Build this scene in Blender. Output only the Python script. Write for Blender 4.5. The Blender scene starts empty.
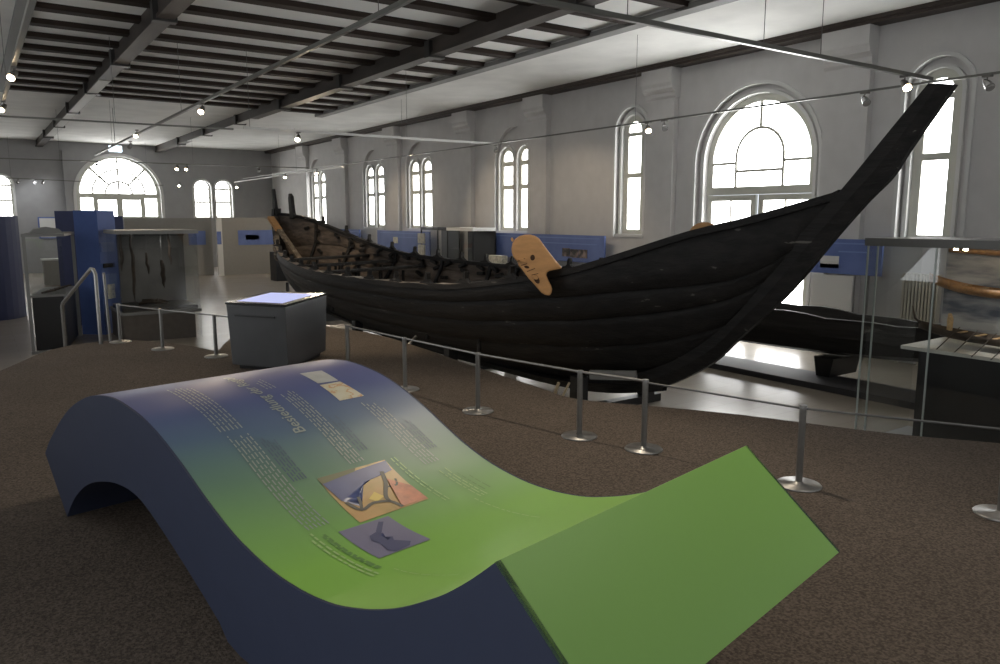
import bpy, math, random
from mathutils import Vector
random.seed(7)
S=bpy.context.scene; COL=S.collection
PI=math.pi
sin,cos=math.sin,math.cos

# ------------------------------------------------------------------ camera
F=763.0; PITCH=math.atan(115/763); HEAD=math.radians(34.5); CZ=2.75; CARPET=1.10
cd=bpy.data.cameras.new('camera'); cam=bpy.data.objects.new('camera',cd); COL.objects.link(cam)
cd.sensor_fit='HORIZONTAL'; cd.sensor_width=36; cd.lens=36*F/1000; cd.clip_end=300
cam.location=(0,0,CZ); cam.rotation_euler=(PI/2-PITCH,0,-HEAD); S.camera=cam

# ------------------------------------------------------------------ materials
def nt(name):
    m=bpy.data.materials.new(name); m.use_nodes=True; t=m.node_tree
    b=t.nodes['Principled BSDF']; return m,t,b
def mat(name,col,rough=.5,metal=0,var=0,scale=8,bump=0,col2=None,emit=None,es=0,stretch=(1,1,1),spec=None,detail=4,contrast=(.3,.7),bscale=None):
    m,t,b=nt(name)
    b.inputs['Base Color'].default_value=(*col,1); b.inputs['Roughness'].default_value=rough; b.inputs['Metallic'].default_value=metal
    if spec is not None: b.inputs['Specular IOR Level'].default_value=spec
    tc=t.nodes.new('ShaderNodeTexCoord'); mp=t.nodes.new('ShaderNodeMapping'); mp.inputs['Scale'].default_value=stretch
    t.links.new(tc.outputs['Object'],mp.inputs[0])
    n=t.nodes.new('ShaderNodeTexNoise'); n.inputs['Scale'].default_value=scale; n.inputs['Detail'].default_value=detail
    t.links.new(mp.outputs[0],n.inputs['Vector'])
    if var or col2:
        r=t.nodes.new('ShaderNodeValToRGB'); r.color_ramp.elements[0].position=contrast[0]; r.color_ramp.elements[1].position=contrast[1]
        c2=col2 if col2 else tuple(min(1,c*(1+var)) for c in col)
        c1=col if col2 else tuple(c*(1-var) for c in col)
        r.color_ramp.elements[0].color=(*c1,1); r.color_ramp.elements[1].color=(*c2,1)
        t.links.new(n.outputs['Fac'],r.inputs[0]); t.links.new(r.outputs[0],b.inputs['Base Color'])
    if bump:
        bp=t.nodes.new('ShaderNodeBump'); bp.inputs['Strength'].default_value=bump; bp.inputs['Distance'].default_value=.02
        src=n
        if bscale:
            src=t.nodes.new('ShaderNodeTexNoise'); src.inputs['Scale'].default_value=bscale; t.links.new(mp.outputs[0],src.inputs['Vector'])
        t.links.new(src.outputs['Fac'],bp.inputs['Height']); t.links.new(bp.outputs[0],b.inputs['Normal'])
    if emit:
        b.inputs['Emission Color'].default_value=(*emit,1); b.inputs['Emission Strength'].default_value=es
    return m
M={}
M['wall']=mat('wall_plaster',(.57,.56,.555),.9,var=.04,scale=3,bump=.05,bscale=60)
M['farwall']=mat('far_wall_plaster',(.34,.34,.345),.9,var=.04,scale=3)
M['ceil']=mat('ceiling_plaster',(.70,.70,.68),.9,var=.08,scale=1.2,bump=.15,bscale=12)
M['trim_dark']=mat('dark_brown_cornice',(.045,.032,.025),.6,var=.2)
M['trim_grey']=mat('grey_ceiling_strip',(.19,.19,.185),.6)
M['panel_white']=mat('white_panels_between_joists',(.80,.80,.78),.9,var=.04,scale=1)
M['joist']=mat('dark_brown_joist',(.030,.021,.017),.8,spec=.2,var=.35,scale=4,stretch=(.3,4,4))
M['beam']=mat('grey_painted_iron_beam',(.042,.033,.028),.55,var=.5,scale=1.6,stretch=(3,.5,2))
M['bracket']=mat('dark_iron_bracket',(.03,.028,.027),.5)
M['window_frame']=mat('cream_window_frame',(.55,.55,.49),.55)
M['moulding']=mat('white_moulding',(.62,.62,.61),.7)
M['pane']=mat('bright_window_pane',(.8,.8,.8),.4,emit=(1,1,.985),es=8.2)
M['pane_fill']=mat('fill_window_pane',(.8,.8,.8),.4,emit=(.93,.97,1),es=2.2)  # unseen left and rear windows, their glow added as fill light
M['steel']=mat('brushed_steel',(.25,.245,.235),.38,metal=.85,var=.06,scale=30)
M['rail']=mat('grey_rail_paint',(.17,.17,.155),.35,metal=.5)
M['rail_white']=mat('white_rail_paint',(.62,.62,.6),.4)
M['wire']=mat('thin_wire',(.12,.12,.12),.5,metal=.5)
M['lamp_house']=mat('lamp_housing',(.16,.15,.14),.4,metal=.4)
M['lamp_lens']=mat('warm_lamp_lens',(1,.9,.75),.3,emit=(1,.78,.5),es=60)
M['lamp_off']=mat('silver_lamp_lens',(.6,.6,.6),.25,metal=.7)
M['exit']=mat('lit_sign_face',(.8,.9,1),.4,emit=(.75,.9,1),es=3.5)
M['blue']=mat('blue_panel_paint',(.055,.105,.31),.55,var=.05)
M['blue_dark']=mat('dark_blue_panel_paint',(.035,.045,.115),.55,var=.05)
M['blue_strip']=mat('blue_graphic_panel',(.085,.13,.34),.5,var=.22,scale=1.3,col2=(.14,.20,.45))
M['navy']=mat('navy_side_lacquer',(.030,.037,.066),.65,var=.03,bump=.02,spec=.2)
M['white']=mat('white_board',(.66,.66,.64),.6)
M['partition']=mat('grey_partition_paint',(.27,.26,.245),.8,var=.03)
M['cream']=mat('cream_partition_paint',(.62,.55,.42),.8)
M['black']=mat('black_cabinet',(.012,.012,.013),.4)
M['kiosk']=mat('slate_kiosk_metal',(.058,.060,.064),.42,metal=.1,var=.04)
M['bezel']=mat('black_bezel',(.012,.012,.014),.25)
M['screen']=mat('lit_touch_screen',(.10,.11,.2),.5,emit=(.50,.56,.95),es=.62,spec=.2)
M['plinth']=mat('brown_grey_plinth',(.10,.085,.072),.7,var=.1)
M['dark_plinth']=mat('dark_grey_plinth',(.045,.045,.05),.6)
M['stone']=mat('light_step_edge',(.26,.26,.27),.6)
M['orange_wood']=mat('orange_carved_wood',(.56,.30,.12),.55,var=.12,scale=5,stretch=(1,1,3),bump=.05)
M['carve']=mat('dark_carved_groove',(.06,.028,.012),.8)
M['lightwood']=mat('pale_lath_wood',(.62,.50,.33),.6,var=.1)
M['model_wood']=mat('model_boat_wood',(.32,.17,.065),.5,var=.25,scale=20)
M['model_inner']=mat('model_boat_light_wood',(.6,.40,.2),.5,var=.2,scale=30)
M['model_dark']=mat('model_dark_wood',(.05,.035,.025),.6,var=.2)
M['log']=mat('black_old_oak',(.018,.016,.015),.6,var=.6,scale=5,stretch=(1,.2,3),bump=.5)
M['radiator']=mat('cream_radiator_enamel',(.50,.46,.38),.4)
M['stake']=mat('old_brown_stake',(.035,.024,.017),.8,var=.3)
M['cabback']=mat('grey_case_backing',(.075,.073,.070),.8,var=.3,scale=1.5)
M['red']=mat('red_exhibit',(.4,.08,.05),.6)
M['paper']=mat('printed_paper',(.55,.54,.46),.7,var=.3,scale=14)
M['photo_dark']=mat('dark_photo_print',(.03,.03,.03),.5,col2=(.30,.22,.20),scale=7,contrast=(.4,.65))
M['ground_white']=mat('white_table_sheet',(.60,.59,.54),.6)

def hull_mat(name,c1,c2,c3,thr):
    m,t,b=nt(name); b.inputs['Roughness'].default_value=.62; b.inputs['Specular IOR Level'].default_value=.3
    tc=t.nodes.new('ShaderNodeTexCoord'); mp=t.nodes.new('ShaderNodeMapping'); mp.inputs['Scale'].default_value=(3,.25,3)
    t.links.new(tc.outputs['Object'],mp.inputs[0])
    n=t.nodes.new('ShaderNodeTexNoise'); n.inputs['Scale'].default_value=4; n.inputs['Detail'].default_value=8; t.links.new(mp.outputs[0],n.inputs['Vector'])
    r=t.nodes.new('ShaderNodeValToRGB'); e=r.color_ramp.elements; e[0].position=.35; e[0].color=(*c1,1); e[1].position=.66; e[1].color=(*c2,1)
    x=e.new(thr); x.color=(*c2,1); y=e.new(thr+.03); y.color=(*c3,1)
    t.links.new(n.outputs['Fac'],r.inputs[0]); t.links.new(r.outputs[0],b.inputs['Base Color'])
    n2=t.nodes.new('ShaderNodeTexNoise'); n2.inputs['Scale'].default_value=14; n2.inputs['Detail'].default_value=6; t.links.new(mp.outputs[0],n2.inputs['Vector'])
    bp=t.nodes.new('ShaderNodeBump'); bp.inputs['Strength'].default_value=.5; bp.inputs['Distance'].default_value=.03
    t.links.new(n2.outputs['Fac'],bp.inputs['Height']); t.links.new(bp.outputs[0],b.inputs['Normal'])
    return m
M['hull']=hull_mat('black_hull_oak',(.010,.0095,.0095),(.022,.020,.019),(.13,.12,.11),.69)  # palest streaks paint in nicks and glints of light through the seams
M['hull_in']=hull_mat('lit_brown_inner_hull_oak',(.085,.068,.056),(.17,.135,.11),(.28,.23,.19),.68)  # inner planks coloured lighter to paint in the lamp light on them
M['hull_worn']=hull_mat('worn_gunwale_oak',(.12,.10,.08),(.30,.25,.20),(.55,.50,.43),.64)

def carpet_mat():
    m,t,b=nt('brown_flecked_carpet'); b.inputs['Roughness'].default_value=.95; b.inputs['Specular IOR Level'].default_value=.1
    tc=t.nodes.new('ShaderNodeTexCoord'); 
    n=t.nodes.new('ShaderNodeTexNoise'); n.inputs['Scale'].default_value=85; n.inputs['Detail'].default_value=3; t.links.new(tc.outputs['Object'],n.inputs['Vector'])
    n3=t.nodes.new('ShaderNodeTexNoise'); n3.inputs['Scale'].default_value=1.2; n3.inputs['Detail'].default_value=4; t.links.new(tc.outputs['Object'],n3.inputs['Vector'])
    r=t.nodes.new('ShaderNodeValToRGB'); e=r.color_ramp.elements; e[0].position=.36; e[0].color=(.066,.052,.042,1); e[1].position=.66; e[1].color=(.145,.118,.096,1)
    t.links.new(n.outputs['Fac'],r.inputs[0])
    mx=t.nodes.new('ShaderNodeMixRGB'); mx.blend_type='MULTIPLY'; mx.inputs[0].default_value=.35
    t.links.new(r.outputs[0],mx.inputs[1]); t.links.new(n3.outputs['Fac'],mx.inputs[2]); t.links.new(mx.outputs[0],b.inputs['Base Color'])
    bp=t.nodes.new('ShaderNodeBump'); bp.inputs['Strength'].default_value=.6; bp.inputs['Distance'].default_value=.01
    t.links.new(n.outputs['Fac'],bp.inputs['Height']); t.links.new(bp.outputs[0],b.inputs['Normal'])
    return m
M['carpet']=carpet_mat()
def floor_mat():
    m,t,b=nt('polished_beige_floor'); b.inputs['Roughness'].default_value=.22
    tc=t.nodes.new('ShaderNodeTexCoord')
    br=t.nodes.new('ShaderNodeTexBrick'); br.inputs['Scale'].default_value=1.0; br.inputs['Mortar Size'].default_value=.006
    br.inputs['Brick Width'].default_value=1.2; br.inputs['Row Height'].default_value=.4
    br.inputs['Color1'].default_value=(.33,.29,.24,1); br.inputs['Color2'].default_value=(.35,.31,.26,1); br.inputs['Mortar'].default_value=(.30,.262,.215,1)
    t.links.new(tc.outputs['Object'],br.inputs['Vector']); t.links.new(br.outputs['Color'],b.inputs['Base Color'])
    n=t.nodes.new('ShaderNodeTexNoise'); n.inputs['Scale'].default_value=2; n.inputs['Detail'].default_value=4; t.links.new(tc.outputs['Object'],n.inputs['Vector'])
    mr=t.nodes.new('ShaderNodeMapRange'); mr.inputs[3].default_value=.25; mr.inputs[4].default_value=.28; b.inputs['Specular IOR Level'].default_value=1.0; t.links.new(n.outputs['Fac'],mr.inputs[0]); t.links.new(mr.outputs[0],b.inputs['Roughness'])
    return m
M['floor']=floor_mat()
def glass_mat():
    m=bpy.data.materials.new('clear_case_glass'); m.use_nodes=True; t=m.node_tree; t.nodes.clear()
    o=t.nodes.new('ShaderNodeOutputMaterial'); tr=t.nodes.new('ShaderNodeBsdfTransparent'); tr.inputs[0].default_value=(.955,.965,.96,1)
    g=t.nodes.new('ShaderNodeBsdfGlossy'); g.inputs['Roughness'].default_value=.02; g.inputs[0].default_value=(.9,.9,.9,1)
    lw=t.nodes.new('ShaderNodeLayerWeight'); lw.inputs[0].default_value=.5; pw_=t.nodes.new('ShaderNodeMath'); pw_.operation='POWER'; pw_.inputs[1].default_value=4; t.links.new(lw.outputs['Facing'],pw_.inputs[0]); fr=t.nodes.new('ShaderNodeMath'); fr.operation='MULTIPLY_ADD'; fr.inputs[1].default_value=.35; fr.inputs[2].default_value=.035; t.links.new(pw_.outputs[0],fr.inputs[0])
    mx=t.nodes.new('ShaderNodeMixShader'); t.links.new(fr.outputs[0],mx.inputs[0]); t.links.new(tr.outputs[0],mx.inputs[1]); t.links.new(g.outputs[0],mx.inputs[2]); t.links.new(mx.outputs[0],o.inputs[0])
    return m
M['glass']=glass_mat()
M['glass_edge']=mat('pale_glass_edge',(.42,.47,.45),.2,spec=.6)

# ------------------------------------------------------------------ mesh builder
class MB:
    def __init__(s): s.v=[]; s.f=[]; s.mi=[]; s.sm=[]
    def add(s,vs,fs,mi=0,smooth=False):
        o=len(s.v); s.v+= [tuple(v) for v in vs]; s.f+=[tuple(i+o for i in f) for f in fs]; s.mi+=[mi]*len(fs); s.sm+=[smooth]*len(fs); return s
    def box(s,x0,y0,z0,x1,y1,z1,mi=0):
        vs=[(x,y,z) for z in (z0,z1) for y in (y0,y1) for x in (x0,x1)]
        return s.add(vs,[(0,2,3,1),(4,5,7,6),(0,1,5,4),(2,6,7,3),(0,4,6,2),(1,3,7,5)],mi)
    def hexa(s,b,t,mi=0):     # four bottom corners, four top corners
        return s.add(list(b)+list(t),[(3,2,1,0),(4,5,6,7),(0,1,5,4),(1,2,6,5),(2,3,7,6),(3,0,4,7)],mi)
    def bar(s,p,q,w,h,up=(0,0,1),mi=0):
        p=Vector(p);q=Vector(q);d=(q-p).normalized();u=Vector(up); r=d.cross(u)
        if r.length<1e-4: r=d.cross(Vector((1,0,0)))
        r.normalize(); u=r.cross(d).normalized(); a=r*w/2; c=u*h/2
        return s.hexa([p-a-c,p+a-c,p+a+c,p-a+c],[q-a-c,q+a-c,q+a+c,q-a+c],mi)
    def tube(s,pts,r,n=10,mi=0,cap=True,smooth=True):
        pts=[Vector(p) for p in pts]; R=r if isinstance(r,(list,tuple)) else [r]*len(pts)
        rings=[]; prev=None
        for i,p in enumerate(pts):
            d=(pts[min(i+1,len(pts)-1)]-pts[max(i-1,0)]).normalized()
            if prev is None:
                a=d.cross(Vector((0,0,1)))
                if a.length<1e-3: a=d.cross(Vector((1,0,0)))
            else: a=prev-d*prev.dot(d)
            a.normalize(); prev=a; b=d.cross(a)
            rings.append([p+(a*cos(2*PI*k/n)+b*sin(2*PI*k/n))*R[i] for k in range(n)])
        vs=[v for g in rings for v in g]; fs=[]
        for i in range(len(pts)-1):
            for k in range(n):
                fs.append((i*n+k,i*n+(k+1)%n,(i+1)*n+(k+1)%n,(i+1)*n+k))
        s.add(vs,fs,mi,smooth)
        if cap: s.add(rings[0],[tuple(range(n))[::-1]],mi); s.add(rings[-1],[tuple(range(n))],mi)
        return s
    def lathe(s,c,prof,n=28,mi=0):
        vs=[];fs=[]
        for (r,z) in prof:
            for k in range(n): vs.append((c[0]+r*cos(2*PI*k/n),c[1]+r*sin(2*PI*k/n),c[2]+z))
        for i in range(len(prof)-1):
            for k in range(n): fs.append((i*n+k,i*n+(k+1)%n,(i+1)*n+(k+1)%n,(i+1)*n+k))
        return s.add(vs,fs,mi,True)
    def prism(s,poly,fn,w0,w1,mi=0):   # poly of (u,v); fn(u,v,w)->xyz ; simple polygons
        n=len(poly); vs=[fn(u,v,w0) for u,v in poly]+[fn(u,v,w1) for u,v in poly]
        return s.add(vs,[tuple(range(n))[::-1],tuple(range(n,2*n))]+[(i,(i+1)%n,n+(i+1)%n,n+i) for i in range(n)],mi)
    def holed(s,outer,holes,fn,w0,w1,mi=0):
        cu=bpy.data.curves.new('tmp','CURVE'); cu.dimensions='2D'; cu.fill_mode='BOTH'; cu.extrude=.5
        for pl in [outer]+holes:
            sp=cu.splines.new('POLY'); sp.points.add(len(pl)-1)
            for i,(u,v) in enumerate(pl): sp.points[i].co=(u,v,0,1)
            sp.use_cyclic_u=True
        ob=bpy.data.objects.new('tmp',cu); COL.objects.link(ob); dg=bpy.context.evaluated_depsgraph_get()
        me=bpy.data.meshes.new_from_object(ob.evaluated_get(dg))
        vs=[fn(v.co.x,v.co.y,w0+(w1-w0)*(v.co.z+.5)) for v in me.vertices]; fs=[tuple(p.vertices) for p in me.polygons]
        COL.objects.unlink(ob); bpy.data.objects.remove(ob); bpy.data.curves.remove(cu); bpy.data.meshes.remove(me)
        return s.add(vs,fs,mi)
    def build(s,name,mats,parent=None,origin=None,bevel=0,subd=0,smooth=None):
        if not isinstance(mats,(list,tuple)): mats=[mats]
        off=Vector((0,0,0))
        r=parent
        while r is not None: off+=Vector(r.location); r=r.parent
        if origin is not None: off=off+Vector(origin)
        me=bpy.data.meshes.new(name); me.from_pydata([Vector(v)-off for v in s.v],[],s.f)
        for m in mats: me.materials.append(m)
        for i,p in enumerate(me.polygons): p.material_index=s.mi[i]; p.use_smooth=s.sm[i] if smooth is None else smooth
        me.validate(); me.update()
        import bmesh
        bm=bmesh.new(); bm.from_mesh(me)
        if smooth is not None or bevel or subd: bmesh.ops.remove_doubles(bm,verts=bm.verts,dist=1e-5)
        bmesh.ops.recalc_face_normals(bm,faces=bm.faces); bm.to_mesh(me); bm.free()
        o=bpy.data.objects.new(name,me); COL.objects.link(o)
        if origin is not None: o.location=origin
        if parent is not None: o.parent=parent
        if bevel:
            b=o.modifiers.new('bevel','BEVEL'); b.width=bevel; b.segments=2; b.limit_method='ANGLE'
        if subd:
            d=o.modifiers.new('sub','SUBSURF'); d.levels=subd; d.render_levels=subd
        return o
def thing(name,label,cat,loc=(0,0,0),group=None):
    o=bpy.data.objects.new(name,None); COL.objects.link(o); o.location=loc; o.empty_display_size=.2
    o['label']=label; o['category']=cat
    if group: o['group']=group
    return o
def tag(o,label,cat,group=None):
    o['label']=label; o['category']=cat
    if group: o['group']=group
    return o
def struct(o,label=None):
    o['kind']='structure'
    if label: o['label']=label
    return o
def kids(o): return [c for c in bpy.data.objects if c.parent==o]
def copy_tree(o,parent=None):
    c=o.copy(); COL.objects.link(c); c.parent=parent
    for ch in kids(o): copy_tree(ch,c)
    return c
def arch(c,hw,z0,zs,n=20,r=None):      # arched outline, springing at zs
    r=r or hw
    return [(c-hw,z0)]+[(c-hw*cos(PI*i/n),zs+r*sin(PI*i/n)) for i in range(n+1)]+[(c+hw,z0)]
def rect(a,b,z0,z1): return [(a,z0),(b,z0),(b,z1),(a,z1)]
def arc(c,zs,r,a0,a1,n=10): return [(c-r*cos(math.radians(a0+(a1-a0)*i/n)),zs+r*sin(math.radians(a0+(a1-a0)*i/n))) for i in range(n+1)]

# ------------------------------------------------------------------ hall shell
DX=14.5; DY=44.2; LX=-2.6; BY=-9.0; CH=6.45
fnR=lambda u,v,w:(DX+w,u,v)      # right wall: u=y, v=z, w=depth outward
fnF=lambda u,v,w:(u,DY+w,v)
fnL=lambda u,v,w:(LX-w,u,v)
struct(MB().box(LX-.5,BY-.5,-.2,DX+.5,DY+.5,0).build('floor',M['floor']),'polished beige floor of the lower hall')

# window specs on the right wall
pairs=[20.35,26.7,30.8,37.3]
singles=[15.03,7.26]
extra_pairs=[]
BIG=11.13
def light_hole(c,hw,g): return arch(c,hw+g,2.30-g*.0,4.72)
blind=[]
w=MB()
holes1=[];holes2=[]
for c in pairs:
    holes1.append(arch(c,1.05,2.22,4.55))
    for s_ in (-.5,.5): holes2.append(arch(c+s_,.40,2.30,4.58))
for c in singles:
    holes1.append(arch(c-.04,.58,2.22,5.0)); holes2.append(arch(c,.40,2.30,4.99))
for c in (-.9,-3.5):
    holes1.append(arch(c-.04,.58,2.22,5.0)); holes2.append(arch(c,.40,2.30,4.99))
holes1.append(arch(BIG,1.64,0.02,4.0)); holes2.append(arch(BIG,1.45,0.02,4.0))
wall_out=rect(BY,DY,0,CH)
w.holed(wall_out,holes1,fnR,0,.14); w.holed(wall_out,holes2,fnR,.14,.42)
wall_r=struct(w.build('wall_right',M['wall']),'long pale wall with arched windows behind the ship')
# moulded rings around the openings
def ring(mb,inner,outer,fn,w0,w1): mb.holed(outer,[inner],fn,w0,w1)
mo=MB()
for c in pairs:
    for s_ in (-.5,.5): ring(mo,arch(c+s_,.41,2.30,4.58),arch(c+s_,.475,2.30,4.58),fnR,.07,.14)
for c in singles+[-.9,-3.5]:
    ring(mo,arch(c,.41,2.30,4.99),arch(c,.48,2.30,4.99),fnR,.07,.14)
    ring(mo,arch(c-.04,.58,2.22,5.0),arch(c-.04,.65,2.22,5.0),fnR,-.05,0)
ring(mo,arch(BIG,1.46,0.02,4.0),arch(BIG,1.53,.02,4.0),fnR,.06,.14)
ring(mo,arch(BIG,1.64,0.02,4.0),arch(BIG,1.71,.02,4.0),fnR,-.04,0)
mo.build('moulding',M['moulding'],wall_r)
# pilasters with corbelled heads
for y in (3.9,8.9,13.85,18.9,23.1,28.6,33.9,38.8):
    p=MB(); hw=.5
    p.box(DX-.16,y-hw+.04,0,DX,y+hw-.04,5.75)
    p.prism([(0,5.62),(.16,5.62),(.20,5.68),(.20,5.76),(.30,5.84),(.30,5.90),(.34,5.98),(.34,6.33),(0,6.33)],lambda u,v,ww,y=y:(DX-u,y+ww,v),-hw,hw)
    p.build('pilaster',M['wall'],wall_r)
win_no=[0]
def window(name_kind,frame_outer,holes,fn,pane_poly,wf=(.20,.28),wp=.245,sill=None,label=None,pm='pane'):
    win_no[0]+=1
    base=fn(frame_outer[0][0],frame_outer[0][1],wf[0])
    f=MB(); f.holed(frame_outer,holes,fn,wf[0],wf[1])
    r=thing('window_%d'%win_no[0],label or 'x','window',base); del r['category']; r['kind']='structure'
    if not label: del r['label']
    f.build('window_frame',M['window_frame'],r)
    g=MB(); g.prism(pane_poly,fn,wp,wp+.008); g.build('window_pane',M[pm],r)
    if sill: 
        MB().box(*sill).build('window_sill',M['moulding'],r)
    return r
def slim(fn,c,zs,side=1,sill=True,lab=None):
    hw=.40; o=arch(c,hw,2.30,zs)
    hs=[rect(c-.25,c+.25,2.42,3.64),rect(c-.25,c+.25,3.79,4.38),arch(c,.25,4.54,zs)] if zs<4.8 else [rect(c-.235,c+.235,2.42,3.78),rect(c-.235,c+.235,3.91,4.86),arch(c,.235,4.96,zs)]
    window('w',o,hs,fn,arch(c,.36,2.34,zs),label=lab,wf=(.16,.24),wp=.205)
for i,c in enumerate(pairs):
    for s_ in (-.5,.5): slim(fnR,c+s_,4.62,lab='slim arched window in a pair on the long wall')
for c in singles: slim(fnR,c,5.0,lab='slim single arched window on the long wall')
for c in (-.9,-3.5): slim(fnR,c,5.0)
# sills
sl=MB()
for c in pairs: sl.box(DX-.03,c-.98,2.22,DX+.2,c+.98,2.30)
for c in singles: sl.box(DX-.03,c-.55,2.22,DX+.2,c+.5,2.30)
sl.build('window_ledge',M['moulding'],wall_r)
# big arched window + glazed doors
c=BIG; hs=[arch(c,.60,3.82,4.10),rect(c-.60,c+.60,3.44,3.76),rect(c-1.29,c-.66,3.44,3.95),rect(c+.66,c+1.29,3.44,3.95)]
outer_arc=arc(c,4.0,1.30,0,88.5,14); inner_arc=arc(c,4.10,.66,87,0,10)
hs.append([(c-1.30,4.01)]+outer_arc[1:]+inner_arc+[(c-.66,4.01)])
hs.append([(2*c-u,v) for u,v in hs[-1]])
window('w',arch(c,1.45,3.26,4.0),hs,fnR,arch(c,1.38,3.30,4.0),label='large round-arched window above glazed doors on the long wall')
dr=thing('door_1','double glazed doors under the large arched window','door',(DX+.2,c,0)); del dr['category']; dr['kind']='structure'
for s_ in (-1,1):
    a=c+s_*.04; b_=c+s_*1.42; lo,hi=min(a,b_),max(a,b_); mid=(lo+hi)/2
    f=MB(); f.holed(rect(lo,hi,.02,3.25),[rect(lo+.13,mid-.02,.4,1.5),rect(mid+.02,hi-.13,.4,1.5),rect(lo+.13,mid-.02,1.56,3.12),rect(mid+.02,hi-.13,1.56,3.12)],fnR,.2,.28)
    lf=f.build('door_leaf',M['window_frame'],dr)
    MB().box(DX+.245,lo+.08,.3,DX+.253,hi-.08,3.16).build('pane',M['pane'],lf)
# far wall
FW=6.5
w=MB()
h=[arch(FW,1.98,2.62,3.86),arch(10.62,.46,2.68,4.28),arch(11.74,.46,2.68,4.28),arch(1.38,.46,2.68,4.28),arch(.26,.46,2.68,4.28)]
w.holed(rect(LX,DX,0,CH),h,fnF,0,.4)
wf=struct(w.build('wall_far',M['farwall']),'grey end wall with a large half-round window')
mo=MB(); ring(mo,arch(FW,1.98,2.62,3.86),arch(FW,2.12,2.62,3.86),fnF,-.06,0)
for q in (10.62,11.74,1.38,.26): ring(mo,arch(q,.46,2.68,4.28),arch(q,.54,2.68,4.28),fnF,-.05,0)
mo.build('moulding',M['moulding'],wf)
MB().box(4.0,DY-.25,0,4.35,DY,6.0).build('pilaster',M['farwall'],wf)
c=FW; zs=3.88
hs=[]
for a0,a1 in ((1,43),(47,88.5),(91.5,133),(137,179)):
    hs.append(arc(c,zs+.05,1.80,a0,a1,8)+arc(c,zs+.05,1.28,a1,a0,8))
    hs.append(arc(c,zs+.05,1.20,a0+1,a1-1,8)+arc(c,zs+.05,.68,a1-1,a0+1,8))
for a0,a1 in ((2,86),(94,178)): hs.append(arc(c,zs+.05,.60,a0,a1,8)+[(c-.04*(1 if a0<50 else -1),zs+.07)])
hs+=[rect(c-1.80,c-1.22,2.78,3.72),rect(c-1.0,c-.14,2.78,3.62),rect(c+.14,c+1.0,2.78,3.62),rect(c+1.22,c+1.80,2.78,3.72)]
window('w',arch(c,1.98,2.62,3.86),hs,fnF,arch(c,1.9,2.68,3.86),label='large half-round fanlight window in the end wall')
for i,q in enumerate((10.62,11.74,1.38,.26)):
    window('w',arch(q,.46,2.68,4.28),[rect(q-.36,q+.36,2.76,3.50),rect(q-.36,q+.36,3.60,4.22),arch(q,.36,4.32,4.34)],fnF,arch(q,.42,2.7,4.28),label='small arched window in the end wall')
# left and rear walls (behind and beside the camera)
w=MB(); lw=[6.5,16,22,28,36]; lb_=[1.0,11.0]
w.holed(rect(BY,DY,0,CH),[arch(q,.55,2.3,4.7) for q in lw]+[arch(q,1.55,1.0,4.0) for q in lb_],fnL,0,.4)
struct(w.build('wall_left',M['wall']))
for q in lw:
    window('w',arch(q,.55,2.3,4.7),[rect(q-.45,q+.45,2.4,3.5),arch(q,.45,3.6,4.7)],fnL,arch(q,.5,2.35,4.7),pm='pane_fill')
for q in lb_:
    window('w',arch(q,1.55,1.0,4.0),[rect(q-1.4,q-.05,1.1,3.2),rect(q+.05,q+1.4,1.1,3.2),arch(q,1.4,3.35,4.0)],fnL,arch(q,1.5,1.05,4.0),pm='pane_fill')
fnB=lambda u,v,w:(u,BY-w,v)
w=MB(); rb_=[2.2,6.5,10.8]
w.holed(rect(LX,DX,0,CH),[arch(q,1.55,1.9,4.0) for q in rb_],fnB,0,.4); struct(w.build('wall_rear',M['wall']))
for q in rb_:
    window('w',arch(q,1.55,1.9,4.0),[rect(q-1.4,q-.05,2.0,3.2),rect(q+.05,q+1.4,2.0,3.2),arch(q,1.4,3.35,4.0)],fnB,arch(q,1.5,1.95,4.0),pm='pane_fill')

# ceiling with joist field
ZX0,ZX1,ZY0,ZY1=1.22,10.72,-1.2,27.35
ce=MB()
ce.holed(rect(LX-.4,DX+.4,BY-.4,DY+.4),[rect(ZX0,ZX1,ZY0,ZY1)],lambda u,v,w:(u,v,CH+w),0,.15)
ce.box(ZX0,ZY0,CH+.04,ZX1,ZY1,CH+.14,1)
ceil=struct(ce.build('ceiling',[M['ceil'],M['panel_white']]),'white plaster ceiling with a field of dark joists')
y=26.75
while y>-1:
    MB().box(ZX0,y-.14,CH-.06,ZX1-.02,y+.14,CH+.04).build('joist',M['joist'],ceil)
    y-=1.30
for xb in (3.05,8.45):
    b=MB(); b.box(xb-.12,ZY0-6,6.14,xb+.18,DY,6.20); b.box(xb-.08,ZY0-6,6.20,xb+.14,DY,6.60)
    bo=b.build('beam',M['beam'],ceil)
    k=MB()
    for yy in (5,10,14.8,19.6,24.4,29.2,34,38.8):
        k.box(xb-.17,yy-.10,6.10,xb+.23,yy+.10,6.44)
    k.build('bracket',M['bracket'],bo)
    k=MB(); y0_,y1_=((22,38) if xb<5 else (27.5,37)); k.box(xb-.10,y0_,6.125,xb+.16,y1_,6.14); k.build('painted_underside',M['white'],bo)
g=MB(); g.box(ZX1-.05,ZY0,CH-.10,ZX1+.24,ZY1+.1,CH); g.box(ZX0-.25,ZY0,CH-.07,ZX0+.03,ZY1+.1,CH)
struct(g.build('trim_1',M['trim_grey']),'grey strip framing the joist field')
g=MB(); g.box(DX-.40,BY,6.38,DX,DY,CH); g.box(DX-.36,BY,6.32,DX,DY,6.38)
struct(g.build('trim_2',M['trim_dark']),'dark brown cornice along the long wall')

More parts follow.
